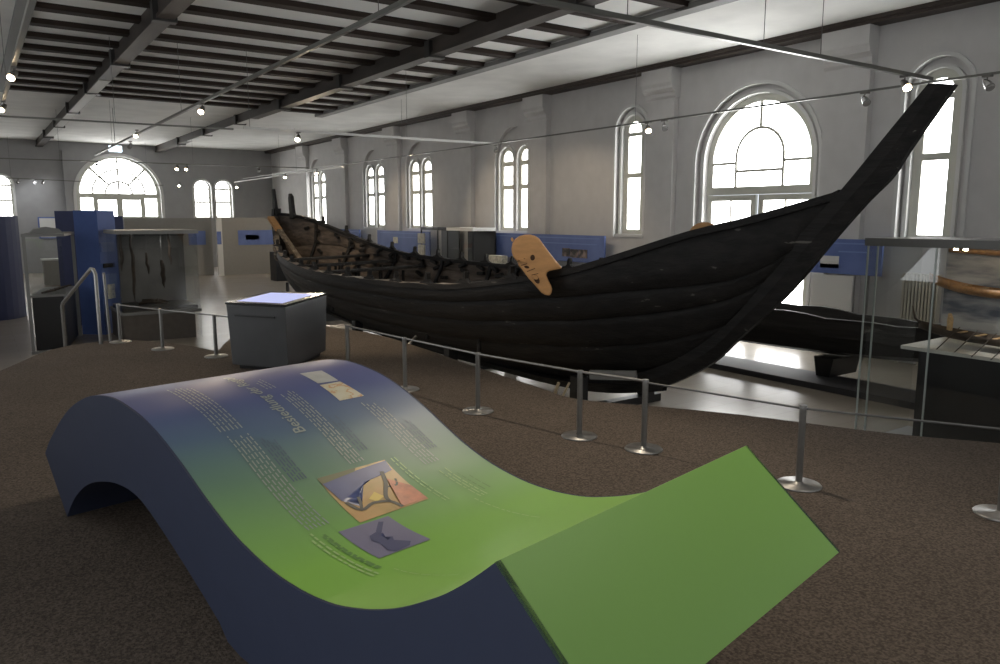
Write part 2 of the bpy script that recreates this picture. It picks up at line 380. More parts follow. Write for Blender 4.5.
# ------------------------------------------------------------------ carpeted platform
edge=[(9.0,-6),(7.6,-1.5),(6.9,.9),(6.45,1.8),(6.13,2.4),(5.83,2.79),(5.56,3.28),(5.22,4.05),(4.76,4.74),(4.54,5.02),(4.40,5.34),(4.45,5.7),(4.47,6.33),(4.50,7.1),(4.62,8.5),(4.65,10.0),(4.3,11.0),(3.6,11.4),(3.0,11.0),(2.6,10.2),(2.42,9.7),(2.36,9.8),(2.22,10.33),(1.97,10.85),(1.66,11.28),(1.28,11.36),(.94,11.24),(.62,10.9),(.45,10.5),(.13,9.75),(-.3,8.9),(-.9,8.0),(-1.6,7.2),(-2.55,6.6),(-2.55,-8.9),(9.0,-8.9)]
def smooth_poly(p,it=2):
    for _ in range(it):
        q=[]
        for i in range(len(p)):
            a=p[i];b=p[(i+1)%len(p)]; q+=[(a[0]*.75+b[0]*.25,a[1]*.75+b[1]*.25),(a[0]*.25+b[0]*.75,a[1]*.25+b[1]*.75)]
        p=q
    return p
pl=MB(); sp_=smooth_poly(edge); pl.prism(sp_,lambda u,v,w:(u,v,w),0.0,CARPET)
struct(pl.build('floor_platform',M['carpet']),'raised brown carpeted platform with curved edges')
st=MB()
for i in range(5):
    st.box(.85,11.2+.34*i,0,1.75,11.2+.34*(i+1)+.02,CARPET-.2*(i+1)+.02)
struct(st.build('floor_steps',M['stone']),'light grey steps leading down from the platform')

# ------------------------------------------------------------------ wave shaped information desk
prof=[(-.27,.30),(-.17,.39),(-.065,.467),(.08,.565),(.23,.65),(.38,.715),(.53,.765),(.64,.79),(.75,.806),(.86,.815),(.97,.812),(1.09,.80),(1.2,.783),(1.31,.756),(1.42,.72),(1.585,.655),(1.74,.583),(1.91,.512),(2.07,.463),(2.26,.430),(2.40,.423),(2.52,.428),(2.65,.446),(2.77,.478),(2.88,.516),(2.98,.56),(3.08,.615),(3.17,.67),(3.27,.745),(3.365,.827)]
under=[(.036,0.0),(.12,.085),(.2,.153),(.29,.212),(.38,.262),(.48,.305),(.58,.338),(.69,.366),(.8,.388),(.9,.399),(1.0,.402),(1.1,.393),(1.2,.366),(1.33,.316),(1.5,.243),(1.69,.155),(1.85,.075),(2.006,0.0),(2.75,0.0),(2.95,.06),(3.2,.17),(3.45,.31),(3.60,.425),(3.715,.53)]
G0=Vector((.299,4.735,CARPET)); eW=Vector((.97923,.20275,0)); eL=Vector((.20275,-.97923,0)); WW=1.31
def cr(pts,n=4):
    out=[]
    for i in range(len(pts)-1):
        p0=pts[max(i-1,0)];p1=pts[i];p2=pts[i+1];p3=pts[min(i+2,len(pts)-1)]
        for k in range(n):
            t=k/n; t2=t*t;t3=t2*t
            out.append(tuple(.5*(2*p1[j]+(-p0[j]+p2[j])*t+(2*p0[j]-5*p1[j]+4*p2[j]-p3[j])*t2+(-p0[j]+3*p1[j]-3*p2[j]+p3[j])*t3) for j in range(len(p1))))
    out.append(tuple(pts[-1])); return out
profS=cr(prof,3)
def zw(l):
    for a,b in zip(profS,profS[1:]):
        if a[0]<=l<=b[0]: return a[1]+(b[1]-a[1])*(l-a[0])/(b[0]-a[0])
    return profS[-1][1]
def W(l,w,dz=0): return G0+eL*l+eW*w+Vector((0,0,zw(l)+dz))
wave=thing('wave_information_desk','large wave shaped blue and green information desk on the brown carpet','display desk',tuple(G0))
def gradient_mat():
    m,t,b=nt('blue_to_green_print'); b.inputs['Roughness'].default_value=.42; b.inputs['Specular IOR Level'].default_value=.2
    tc=t.nodes.new('ShaderNodeTexCoord'); vm=t.nodes.new('ShaderNodeVectorMath'); vm.operation='DOT_PRODUCT'; vm.inputs[1].default_value=(eL.x-.10*eW.x,eL.y-.10*eW.y,0)
    t.links.new(tc.outputs['Object'],vm.inputs[0])
    n=t.nodes.new('ShaderNodeTexNoise'); n.inputs['Scale'].default_value=1.5; t.links.new(tc.outputs['Object'],n.inputs['Vector'])
    ma=t.nodes.new('ShaderNodeMath'); ma.operation='MULTIPLY_ADD'; ma.inputs[1].default_value=.15; t.links.new(n.outputs['Fac'],ma.inputs[0]); t.links.new(vm.outputs['Value'],ma.inputs[2])
    mr=t.nodes.new('ShaderNodeMapRange'); mr.inputs[1].default_value=-.3; mr.inputs[2].default_value=4.0; t.links.new(ma.outputs[0],mr.inputs[0])
    r=t.nodes.new('ShaderNodeValToRGB'); e=r.color_ramp.elements
    def pos(l): return (l+.075+.3)/4.3
    keys=[(-.2,(.085,.095,.19)),(.9,(.080,.090,.205)),(1.15,(.072,.088,.20)),(1.45,(.078,.120,.185)),(1.75,(.11,.195,.135)),(2.05,(.165,.315,.100)),(2.35,(.205,.400,.075)),(2.9,(.215,.415,.072)),(3.9,(.175,.320,.095))]
    e[0].position=pos(keys[0][0]); e[0].color=(*keys[0][1],1); e[1].position=pos(keys[-1][0]); e[1].color=(*keys[-1][1],1)
    for l,c in keys[1:-1]: x=e.new(pos(l)); x.color=(*c,1)
    t.links.new(mr.outputs[0],r.inputs[0]); t.links.new(r.outputs[0],b.inputs['Base Color'])
    return m
M['wave_top']=gradient_mat()
profile=profS+cr(under,3)[::-1]
b=MB(); fnW=lambda u,v,w:G0+eL*u+eW*w+Vector((0,0,v))
b.holed(profile,[],fnW,0,.012); b.holed(profile,[],fnW,WW-.012,WW)
b.build('side_panel',M['navy'],wave)
b=MB(); n=len(profS)
vs=[fnW(u,v,.010) for u,v in profS]+[fnW(u,v,WW-.010) for u,v in profS]
b.add(vs,[(i,i+1,n+i+1,n+i) for i in range(n-1)],0,True)
# thickness lip under the skin
vs=[fnW(u,v-.006,.010) for u,v in profS]+[fnW(u,v-.006,WW-.010) for u,v in profS]
b.add(vs,[(i,n+i,n+i+1,i+1) for i in range(n-1)],0,True)
top=b.build('printed_top',M['wave_top'],wave)
b=MB(); b.prism([(3.365,.827),(3.355,.821),(3.705,.524),(3.715,.53)],fnW,0.0,WW); b.build('end_board',M['wave_top'],wave)
b=MB(); b.prism([(-.27,.30),(-.262,.306),(.044,.006),(.036,0)],fnW,0.0,WW); b.build('end_board',M['navy'],wave)
us=cr(under,3); n=len(us)
b=MB(); vs=[fnW(u,v,.01) for u,v in us]+[fnW(u,v,WW-.01) for u,v in us]
b.add(vs,[(i,n+i,n+i+1,i+1) for i in range(n-1)],0,True); b.build('underside',M['navy'],wave)
def patch(name,c4,m,dz=.0022,nn=10,label=None):   # c4 = (l,w) corners
    vs=[];fs=[]
    for i in range(nn+1):
        for j in range(nn+1):
            a=i/nn;bb=j/nn
            l=(c4[0][0]*(1-a)+c4[3][0]*a)*(1-bb)+(c4[1][0]*(1-a)+c4[2][0]*a)*bb
            w_=(c4[0][1]*(1-a)+c4[3][1]*a)*(1-bb)+(c4[1][1]*(1-a)+c4[2][1]*a)*bb
            vs.append(W(l,w_,dz))
    for i in range(nn):
        for j in range(nn):
            k=i*(nn+1)+j; fs.append((k,k+1,k+nn+2,k+nn+1))
    q=MB().add(vs,fs,0,True).build(name,m,wave)
    if label: q['label']=label
    return q
def map_mat(name,base,cols,scale,lines=None):
    m,t,b=nt(name); b.inputs['Roughness'].default_value=.4
    tc=t.nodes.new('ShaderNodeTexCoord'); n=t.nodes.new('ShaderNodeTexNoise'); n.inputs['Scale'].default_value=scale; n.inputs['Detail'].default_value=5; t.links.new(tc.outputs['Object'],n.inputs['Vector'])
    r=t.nodes.new('ShaderNodeValToRGB'); e=r.color_ramp.elements; e[0].position=cols[0][0]; e[0].color=(*cols[0][1],1); e[1].position=cols[-1][0]; e[1].color=(*cols[-1][1],1)
    for p,c in cols[1:-1]: x=e.new(p); x.color=(*c,1)
    t.links.new(n.outputs['Fac'],r.inputs[0]); t.links.new(r.outputs[0],b.inputs['Base Color']); return m
land=map_mat('relief_map_land',None,[(.3,(.17,.15,.06)),(.45,(.42,.28,.10)),(.6,(.50,.30,.13)),(.75,(.32,.22,.09))],6)
sea=mat('map_sea_blue',(.075,.09,.20),.4,var=.1); coast=mat('map_dark_line',(.09,.085,.07),.5); redm=mat('map_red_region',(.46,.16,.08),.4,var=.2,scale=20); yel=mat('map_yellow_spot',(.65,.48,.12),.4)
A=dict(l0=1.84,l1=2.17,w0=.47,w1=.83)
def ML(u,v): return (A['l0']+(A['l1']-A['l0'])*v, A['w0']+(A['w1']-A['w0'])*u+(-.02*v))
def map_poly(name,pts,m,dz,n_=1,parent_label=None):
    # fan patch of small quads following the surface
    c=(sum(p[0] for p in pts)/len(pts),sum(p[1] for p in pts)/len(pts)); K=5; vs=[W(*ML(*c),dz)]
    for k in range(1,K+1):
        for p in pts: vs.append(W(*ML(c[0]+(p[0]-c[0])*k/K,c[1]+(p[1]-c[1])*k/K),dz))
    N=len(pts); fs=[(0,1+i,1+(i+1)%N) for i in range(N)]
    for k in range(K-1):
        for i in range(N): a=1+k*N+i; b2=1+k*N+(i+1)%N; fs.append((a,a+N,b2+N,b2))
    return MB().add(vs,fs,0,True).build(name,m,wave)
patch('relief_map_print',[(1.84,.47),(1.84,.83),(2.17,.81),(2.17,.45)],land,.002,label='coloured relief map with blue sea')
map_poly('map_sea',[(0,.07),(.5,.05),(1,.02),(.97,.22),(.82,.25),(.6,.28),(.42,.36),(.27,.52),(.2,.72),(.05,.5)],sea,.003)
map_poly('map_top_edge',[(0,0),(.55,0),(.5,.06),(0,.12)],mat('map_olive_land',(.13,.13,.06),.5),.0035)
map_poly('map_red_region',[(.62,.97),(.80,.35),(1,.62),(1,.98)],redm,.0035)
map_poly('map_yellow_spot',[(.36,.62),(.5,.52),(.56,.66),(.42,.72)],yel,.0037)
def line_strip(pts,wd,m,name,dz=.0042,fn=ML):
    vs=[];fs=[]; pts=cr([tuple(p) for p in pts],4)
    for i,p in enumerate(pts):
        q=pts[min(i+1,len(pts)-1)];o=pts[max(i-1,0)]; dx,dy=q[0]-o[0],q[1]-o[1]; L=math.hypot(dx,dy) or 1; nx,ny=-dy/L*wd/2,dx/L*wd/2
        vs+= [W(*fn(p[0]+nx,p[1]+ny),dz),W(*fn(p[0]-nx,p[1]-ny),dz)]
    fs=[(2*i,2*i+1,2*i+3,2*i+2) for i in range(len(pts)-1)]
    return MB().add(vs,fs,0,True).build(name,m,wave)
line_strip([(.08,.55),(.16,.78),(.36,.72),(.56,.80),(.62,.98)],.05,coast,'map_coast_line')
line_strip([(.82,.2),(.74,.42),(.58,.66),(.55,.8)],.055,coast,'map_coast_line')
line_strip([(.27,.52),(.22,.66),(.16,.78)],.04,coast,'map_coast_line')
line_strip([(.70,.5),(.84,.52),(.9,.4)],.03,coast,'map_coast_line')
patch('outline_map_print',[(2.18,.34),(2.19,.575),(2.46,.57),(2.45,.33)],mat('lilac_map_ground',(.165,.155,.235),.4),.002,label='lilac outline map')
def ML2(u,v): return (2.185+.27*v,.337+.235*u)
def mp2(pts,m,name):
    N=len(pts); c=(sum(p[0] for p in pts)/N,sum(p[1] for p in pts)/N); K=3; vs=[W(*ML2(*c),.0035)]
    for k in range(1,K+1):
        for p in pts: vs.append(W(*ML2(c[0]+(p[0]-c[0])*k/K,c[1]+(p[1]-c[1])*k/K),.0035))
    fs=[(0,1+i,1+(i+1)%N) for i in range(N)]
    for k in range(K-1):
        for i in range(N): a=1+k*N+i; b2=1+k*N+(i+1)%N; fs.append((a,a+N,b2+N,b2))
    MB().add(vs,fs,0,True).build(name,m,wave)
indigo=mat('map_indigo_shape',(.05,.055,.13),.5)
mp2([(.75,.08),(.82,.12),(.58,.35),(.48,.38),(.52,.28)],indigo,'map_land_shape')
mp2([(.50,.30),(.58,.38),(.52,.50),(.62,.56),(.55,.66),(.72,.86),(.60,.96),(.30,.98),(.24,.86),(.32,.62),(.26,.48),(.34,.34)],indigo,'map_land_shape')
grid_m=mat('pale_map_paper',(.36,.37,.36),.35,var=.1,scale=20)
patch('small_map_print',[(.99,.92),(1.0,1.05),(1.19,1.03),(1.18,.91)],grid_m,.002,label='small pale grey map')
m2=map_mat('pale_map_orange',None,[(.42,(.45,.43,.34)),(.52,(.42,.38,.26)),(.56,(.40,.17,.06)),(.6,(.45,.42,.32))],14)
patch('small_map_print',[(1.205,.905),(1.205,1.03),(1.39,1.05),(1.39,.90)],m2,.002,label='small cream and orange map')
ink=mat('pale_print_ink',(.24,.27,.25),.45); inkg=mat('pale_green_ink',(.30,.45,.17),.45); inkd=mat('dark_green_ink',(.10,.22,.05),.5); inkb=mat('dark_blue_ink',(.055,.085,.13),.5)
def text_rows(l0,l1,wa,wb,rows,m,th=.006,name='text_block'):
    mb=MB()
    for r_ in range(rows):
        f=(r_/(rows-1)) if rows>1 else .5
        w_=wa+(wb-wa)*f; l=l1-random.random()*.0
        end=l0+random.random()*.07
        while l>end:
            ln=random.uniform(.018,.055); e_=max(end-.01,l-ln); k=3
            vs=[];
            for i in range(k+1):
                ll=l+(e_-l)*i/k; vs+=[W(ll,w_-th/2,.0022),W(ll,w_+th/2,.0022)]
            mb.add(vs,[(2*i,2*i+1,2*i+3,2*i+2) for i in range(k)],0,True)
            l=e_-.010
    return mb.build(name,m,wave)
text_rows(.88,1.44,.245,.345,6,ink); text_rows(1.48,2.11,.255,.345,6,ink)
text_rows(1.20,1.81,.665,.735,5,ink); text_rows(1.45,1.94,.995,1.075,5,ink); text_rows(2.0,2.28,1.02,1.06,3,inkg); text_rows(2.28,2.66,.975,.985,1,inkg,.005)
text_rows(.98,1.14,.645,.69,3,ink,.006); text_rows(1.83,2.22,.865,.885,2,inkg)
text_rows(1.52,1.82,.37,.43,5,inkb); text_rows(1.5,1.75,.76,.80,3,inkb); text_rows(1.62,1.85,1.09,1.14,4,inkb); text_rows(2.06,2.24,1.085,1.12,2,inkd)
text_rows(2.14,2.56,.225,.245,2,inkg,.009); text_rows(2.5,2.9,.30,.31,1,inkg,.004)
def surf_text(txt,l0,w0,size,m,bold=.0):
    cu=bpy.data.curves.new('t','FONT'); cu.body=txt; cu.size=size; cu.resolution_u=3; cu.offset=bold
    ob=bpy.data.objects.new('t',cu); COL.objects.link(ob); dg=bpy.context.evaluated_depsgraph_get(); me=bpy.data.meshes.new_from_object(ob.evaluated_get(dg))
    vs=[W(l0-v.co.x,w0-v.co.y,.003) for v in me.vertices]; fs=[tuple(p.vertices) for p in me.polygons]
    COL.objects.unlink(ob); bpy.data.objects.remove(ob); bpy.data.curves.remove(cu); bpy.data.meshes.remove(me)
    return MB().add(vs,fs).build('heading',m,wave)
surf_text('Besiedlung der Region',1.56,.60,.082,ink,.0008)
text_rows(2.12,2.52,.275,.285,2,inkd,.012)

# ------------------------------------------------------------------ Iron Age ship
SX=7.5
ship=thing('wooden_ship','long black clinker-built wooden ship with a high raked bow standing in the hall','ship',(SX,13.5,0))
def interp(pts,x,j=1):
    if x<=pts[0][0]: return pts[0][j]
    for a,b in zip(pts,pts[1:]):
        if x<=b[0]: return a[j]+(b[j]-a[j])*(x-a[0])/(b[0]-a[0])
    return pts[-1][j]
gN=cr([(4.62,3.0),(5.5,2.73),(6.12,2.58),(6.93,2.32),(7.45,2.16),(8.1,2.0),(9.8,1.74),(10.8,1.665),(12.2,1.62),(14.2,1.60),(16,1.61),(18.2,1.70),(19.9,1.84),(21.2,2.05),(22.0,2.35),(22.6,2.8)],4)
gF=cr([(4.62,3.0),(5.5,2.73),(6.12,2.60),(6.93,2.36),(7.45,2.22),(8.1,2.08),(9.8,1.86),(10.8,1.80),(12.2,1.76),(14.2,1.76),(16,1.80),(17.3,1.87),(18.6,2.07),(19.9,2.37),(21.2,2.7),(22.0,2.82),(22.6,2.86)],4)
zin=cr([(4.62,3.0),(5.0,2.45),(5.45,1.9),(6.0,1.32),(6.8,.78),(7.8,.44),(9.2,.28),(11,.22),(13.5,.22),(16,.26),(18.5,.42),(20.0,.58),(20.8,.80),(21.6,1.2),(22.2,1.75),(22.5,2.3),(22.6,2.8)],4)
yb=[4.62,4.85,5.15,5.65,6.45,7.9]; ys=[22.6,22.5,22.2,21.6,20.8,19.8]
bm_=[1.60,1.56,1.40,1.08,.62,.24]; hk=[1,.84,.64,.40,.17,.0]; pw=[2.2,2.2,2.1,2.0,1.9,2.0]
def E(k,u,side):
    y=yb[k]+(ys[k]-yb[k])*u; q=abs(2*u-1); bb=bm_[k]*(1-q**pw[k])
    g=interp(gN if side<0 else gF,y); z0=interp(zin,y); z=z0+(g-z0)*hk[k]*((1-q**7) if k else 1)
    return Vector((SX+side*bb,y,z))
for side in (-1,1):
    for k in range(5):
        NU=56; rows=[]
        for i in range(NU+1):
            u=i/NU; u=.5-.5*cos(PI*u)*(.35)-.5*(1-2*u)*(.65)
            a=E(k,u,side); b_=E(k+1,u,side)
            d=(b_-a); dxz=Vector((d.x,0,d.z)); 
            if dxz.length<1e-4: dxz=Vector((0,0,-1))
            dxz.normalize(); nrm=Vector((side*abs(dxz.z),0,-abs(dxz.x)))
            fade=min(1,(1-abs(2*u-1))*8)
            rag=0
            rows_i=[]
            for t in (0,.33,.66,1.04):
                bulge=.028*sin(PI*min(t,1))*fade*(1 if k<3 else .6)
                rows_i.append(a+d*t+nrm*(bulge+.006+.034*t*fade))
            th=.028
            rows.append((rows_i,[p-nrm*th for p in rows_i]))
        mb=MB(); vs=[]; fs=[]; mi=[]
        for o_,i_ in rows: vs+=o_+i_
        for i in range(NU):
            A_=i*8; B_=(i+1)*8
            for j in range(3):
                fs.append((A_+j,A_+j+1,B_+j+1,B_+j)); mi.append(0)
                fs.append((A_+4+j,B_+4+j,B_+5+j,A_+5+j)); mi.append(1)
            fs.append((A_,B_,B_+4,A_+4)); mi.append(0); fs.append((A_+3,A_+7,B_+7,B_+3)); mi.append(0)
        mb.v=[tuple(v) for v in vs]; mb.f=fs; mb.mi=mi; mb.sm=[True if i%8<6 else False for i in range(len(fs))]
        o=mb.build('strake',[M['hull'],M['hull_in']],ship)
    # gunwale
    pts=[E(0,i/70,side) for i in range(71)]
    mb=MB(); vs=[]
    for i,p in enumerate(pts):
        n_=Vector((side,0,0)); jit=(random.uniform(-.012,.012) if (side<0 and p.y>10) else 0)
        for dx,dz in ((-.085,-.05),(.055,-.06),(.055,.022+jit),(-.085,.03+jit)): vs.append(p+n_*dx+Vector((0,0,dz)))
    fs=[];mi=[]
    for i in range(70):
        for j in range(4): fs.append((4*i+j,4*i+(j+1)%4,4*i+4+(j+1)%4,4*i+4+j)); mi.append(1 if (side<0 and pts[i].y>9.5 and j in(2,3)) else 0)
    mb.add(vs,fs+[(0,1,2,3),(280,281,282,283)]); mb.mi=mi+[0,0]
    mb.build('gunwale',[M['hull'],M['hull_worn']],ship)
    # oarlocks
    for y in [8.9+.98*i for i in range(13)]:
        u=(y-yb[0])/(ys[0]-yb[0]); p=E(0,u,side)
        mb=MB(); fn=lambda a,b,w,p=p,side=side:(p.x+w,p.y+a,p.z+b)
        mb.prism([(-.22,.02),(.20,.02),(.12,.05),(.05,.06),(.0,.09),(-.01,.16),(-.04,.21),(-.08,.19),(-.07,.10),(-.12,.06)],fn,-.035,.035)
        mb.build('oarlock',M['hull'],ship)
# ribs
for y in [6.6+.98*i for i in range(8)]+[15.4,17.4,19.4,20.9]:
    pts=[]
    for side,rng in ((-1,range(6)),(1,range(5,-1,-1))):
        for k in rng:
            if yb[k]+.15<y<ys[k]-.15:
                u=(y-yb[k])/(ys[k]-yb[k]); p=E(k,u,side); pts.append(Vector((SX+(p.x-SX)*.94,y,p.z+.05-(.08 if k==0 else 0))))
    if len(pts)>3: MB().tube(pts,.048,8).build('rib',M['hull'],ship)
# thwarts
for y,zz in ((18.7,.06),(17.5,.03),(16.3,.0),(11.9,-.03),(10.2,-.08)):
    u=(y-yb[0])/(ys[0]-yb[0]); a=E(0,u,-1); c_=E(0,u,1); z=min(a.z,c_.z)-.10+zz
    mb=MB(); mb.bar((a.x+.06,y,z),(c_.x-.06,y,z+.06),.32,.06); 
    t_=mb.build('thwart',M['hull'],ship,bevel=.01)
    for xx in (-.9,-.3,.3,.9):
        if abs(xx)<(c_.x-SX)-.25: MB().tube([(SX+xx,y,z-.02),(SX+xx,y,interp(zin,y)+.14+abs(xx)*.25)],.035,6).build('thwart_post',M['hull'],t_)
# carved cleats on the inside of the far planks
for y in [12.6+.62*i for i in range(15)]:
    for k,f in ((0,.35),(0,.85),(1,.5),(2,.4)):
        if not yb[k+1]+.3<y<ys[k+1]-.3 or random.random()<.2: continue
        yy=y+random.uniform(-.14,.14); a=E(k,(yy-yb[k])/(ys[k]-yb[k]),1); b_=E(k+1,(yy-yb[k+1])/(ys[k+1]-yb[k+1]),1); p=a.lerp(b_,f)+Vector((-.07,0,0)); t_=random.uniform(-.05,.05)
        MB().bar((p.x,yy-.13,p.z-t_),(p.x,yy+.13,p.z+t_),.07,.075).build('cleat',M['hull'],ship,bevel=.012)
# stem and sternpost
lo=[(3.58,3.94),(3.95,3.39),(4.10,3.14),(4.33,2.91),(4.68,2.51),(5.07,2.03),(5.36,1.73),(5.84,1.29),(6.11,1.02),(6.38,.83),(6.79,.6),(7.31,.38),(7.97,.23),(9.0,.13)]
inn=[(3.78,3.97),(4.16,3.52),(4.6,3.0),(5.08,2.5),(5.52,1.93),(6.06,1.38),(6.85,.86),(7.8,.52),(9.0,.36)]
los=cr(lo,3); ins=cr(inn,4)
def blade(name,los,ins,t_out,t_in,m):
    N=48
    def samp(P,f):
        x=f*(len(P)-1); i=min(int(x),len(P)-2); r=x-i; return (P[i][0]*(1-r)+P[i+1][0]*r,P[i][1]*(1-r)+P[i+1][1]*r)
    vs=[];
    for i in range(N+1):
        f=i/N; a=samp(los,f); c_=samp(ins,f); mid=((a[0]+c_[0])/2,(a[1]+c_[1])/2)
        vs+=[(SX-t_out,a[0],a[1]),(SX+t_out,a[0],a[1]),(SX+t_in,mid[0],mid[1]),(SX+t_in,c_[0],c_[1]),(SX-t_in,c_[0],c_[1]),(SX-t_in,mid[0],mid[1])]
    fs=[]
    for i in range(N):
        for j in range(6): fs.append((6*i+j,6*i+(j+1)%6,6*i+6+(j+1)%6,6*i+6+j))
    fs+=[tuple(range(6)),tuple(range(6*N,6*N+6))]
    return MB().add(vs,fs).build(name,m,ship)
blade('stem',los,ins,.035,.11,M['hull'])
slo=cr([(18.8,.28),(20.2,.42),(21.2,.68),(22.0,1.05),(22.6,1.55),(22.9,2.1),(22.95,2.6),(22.9,2.95)],4)
sin_=cr([(18.8,.5),(20.0,.68),(20.9,.98),(21.6,1.4),(22.2,1.95),(22.5,2.4),(22.55,2.75),(22.5,3.0)],4)
blade('sternpost',slo,sin_,.04,.11,M['hull'])
mb=MB(); mb.prism([(22.72,2.9),(22.5,2.95),(22.62,3.2),(22.70,3.45),(22.78,3.72),(22.86,3.70),(22.84,3.4),(22.86,3.1)],lambda u,v,w:(SX-.02+w,u-.1,v-.15),-.04,.04); mb.build('stern_horn',M['hull'],ship)
mb=MB(); mb.prism([(21.9,2.75),(21.62,2.8),(21.72,3.1),(21.78,3.4),(21.92,3.48),(21.98,3.35),(21.95,3.05)],lambda u,v,w:(SX+.20+w,u,v-.06),-.05,.05); mb.build('stern_horn',M['hull'],ship)
# keel plank
mb=MB(); vs=[]; kp=[(7.0,.44),(8,.23),(9.2,.13),(11,.10),(13.5,.10),(16,.14),(18.5,.28),(20.2,.42)]; kp=cr(kp,4)
for y,z in kp:
    wd=.28*min(1,(y-6.8)/1.8,(20.6-y)/1.8)+.04
    vs+=[(SX-wd*.4,y,z),(SX+wd*.4,y,z),(SX+wd,y,z+.15),(SX-wd,y,z+.15)]
fs=[(4*i+j,4*i+(j+1)%4,4*i+4+(j+1)%4,4*i+4+j) for i in range(len(kp)-1) for j in range(4)]
mb.add(vs,fs).build('keel_plank',M['hull'],ship)
# worn plank with an orange tip standing in the stern
mb=MB(); mb.bar((7.16,22.0,2.68),(7.49,20.7,1.56),.16,.06); so=mb.build('leaning_plank',M['hull_worn'],None,origin=(7.3,20.7,1.6)); tag(so,'worn plank with orange tip leaning in the stern of the ship','plank')
mb=MB(); mb.bar((7.14,22.06,2.74),(7.24,21.66,2.38),.20,.08); q=mb.build('plank_tip',M['orange_wood'],so)
# broken stern fragments
for i in range(18):
    fr=MB()
    u=.86+.13*random.random(); p=E(0,u,-1); q=E(1,u,-1); p=p.lerp(q,random.random()*.8)+Vector((-.08,0,0)); s_=random.uniform(.03,.07)
    fr.bar((p.x,p.y-s_*1.3,p.z-s_*random.random()),(p.x,p.y+s_*1.3,p.z+s_*random.random()),.04,s_*.8); fr.build('splinter',M['hull_worn'],ship)
# cradles under the keel
def cradle(y,z,lab):
    t=thing('ship_cradle',lab,'support',(SX,y,0),'cradles under the ship')
    mb=MB(); mb.box(SX-.75,y-.09,0,SX-.57,y+.09,z+.42); mb.build('upright',M['black'],t)
    mb=MB(); mb.box(SX+.57,y-.09,0,SX+.75,y+.09,z+.42); mb.build('upright',M['black'],t)
    mb=MB(); mb.box(SX-.9,y-.08,0.0,SX+.9,y+.08,max(.06,z-.02)); mb.build('crossbeam',M['black'],t)
    if y<9: MB().bar((SX-.50,y-.05,.56),(SX-.22,y-.68,.62),.05,.13).build('hull_pad',M['partition'],t)
for y,z,la in ((8.0,.13,'dark timber cradle under the bow end of the ship keel'),(11.5,.07,'dark timber cradle under the front half of the ship'),(15.5,.08,'dark timber cradle under the middle of the ship'),(19.3,.3,'dark timber cradle under the stern end of the ship')):
    cradle(y,z,la)
for (a,b_,lab) in (((6.38,8.13,.0),(6.42,7.93,.52),'pale timber strut propping the ship hull beside its dark cradle'),((6.46,8.10,.0),(6.60,7.92,.50),'second pale strut just behind the first under the hull')):
    mb=MB(); mb.bar(a,b_,.035,.03); tag(mb.build('hull_strut',M['lightwood'],None,origin=a),lab,'strut')
mb=MB(); mb.tube([(6.05,11.8,.0),(6.05,11.8,.3),(6.15,11.8,.52),(6.34,11.85,.66)],.03,8); mb.lathe((6.05,11.8,0),[(0,0),(.16,0),(.16,.015),(0,.02)],16); tag(mb.build('curved_hull_prop',M['steel'],None,origin=(6.05,11.8,0)),'curved steel prop under the near side of the hull','prop')
mb=MB(); mb.tube([(7.5,21.9,0),(7.5,21.9,.86)],.05,10); mb.lathe((7.5,21.9,0),[(0,0),(.3,0),(.3,.03),(0,.04)],20); tag(mb.build('stern_stand',M['black'],None,origin=(7.5,21.9,0)),'thin dark post standing under the stern of the ship','stand')
mb=MB(); mb.tube([(6.5,17.6,.0),(6.5,17.6,.3),(6.6,17.65,.5),(6.75,17.7,.62)],.035,8); tag(mb.build('curved_hull_prop',M['steel'],None,origin=(6.5,17.6,0)),'curved steel prop under the hull near the stern','prop')

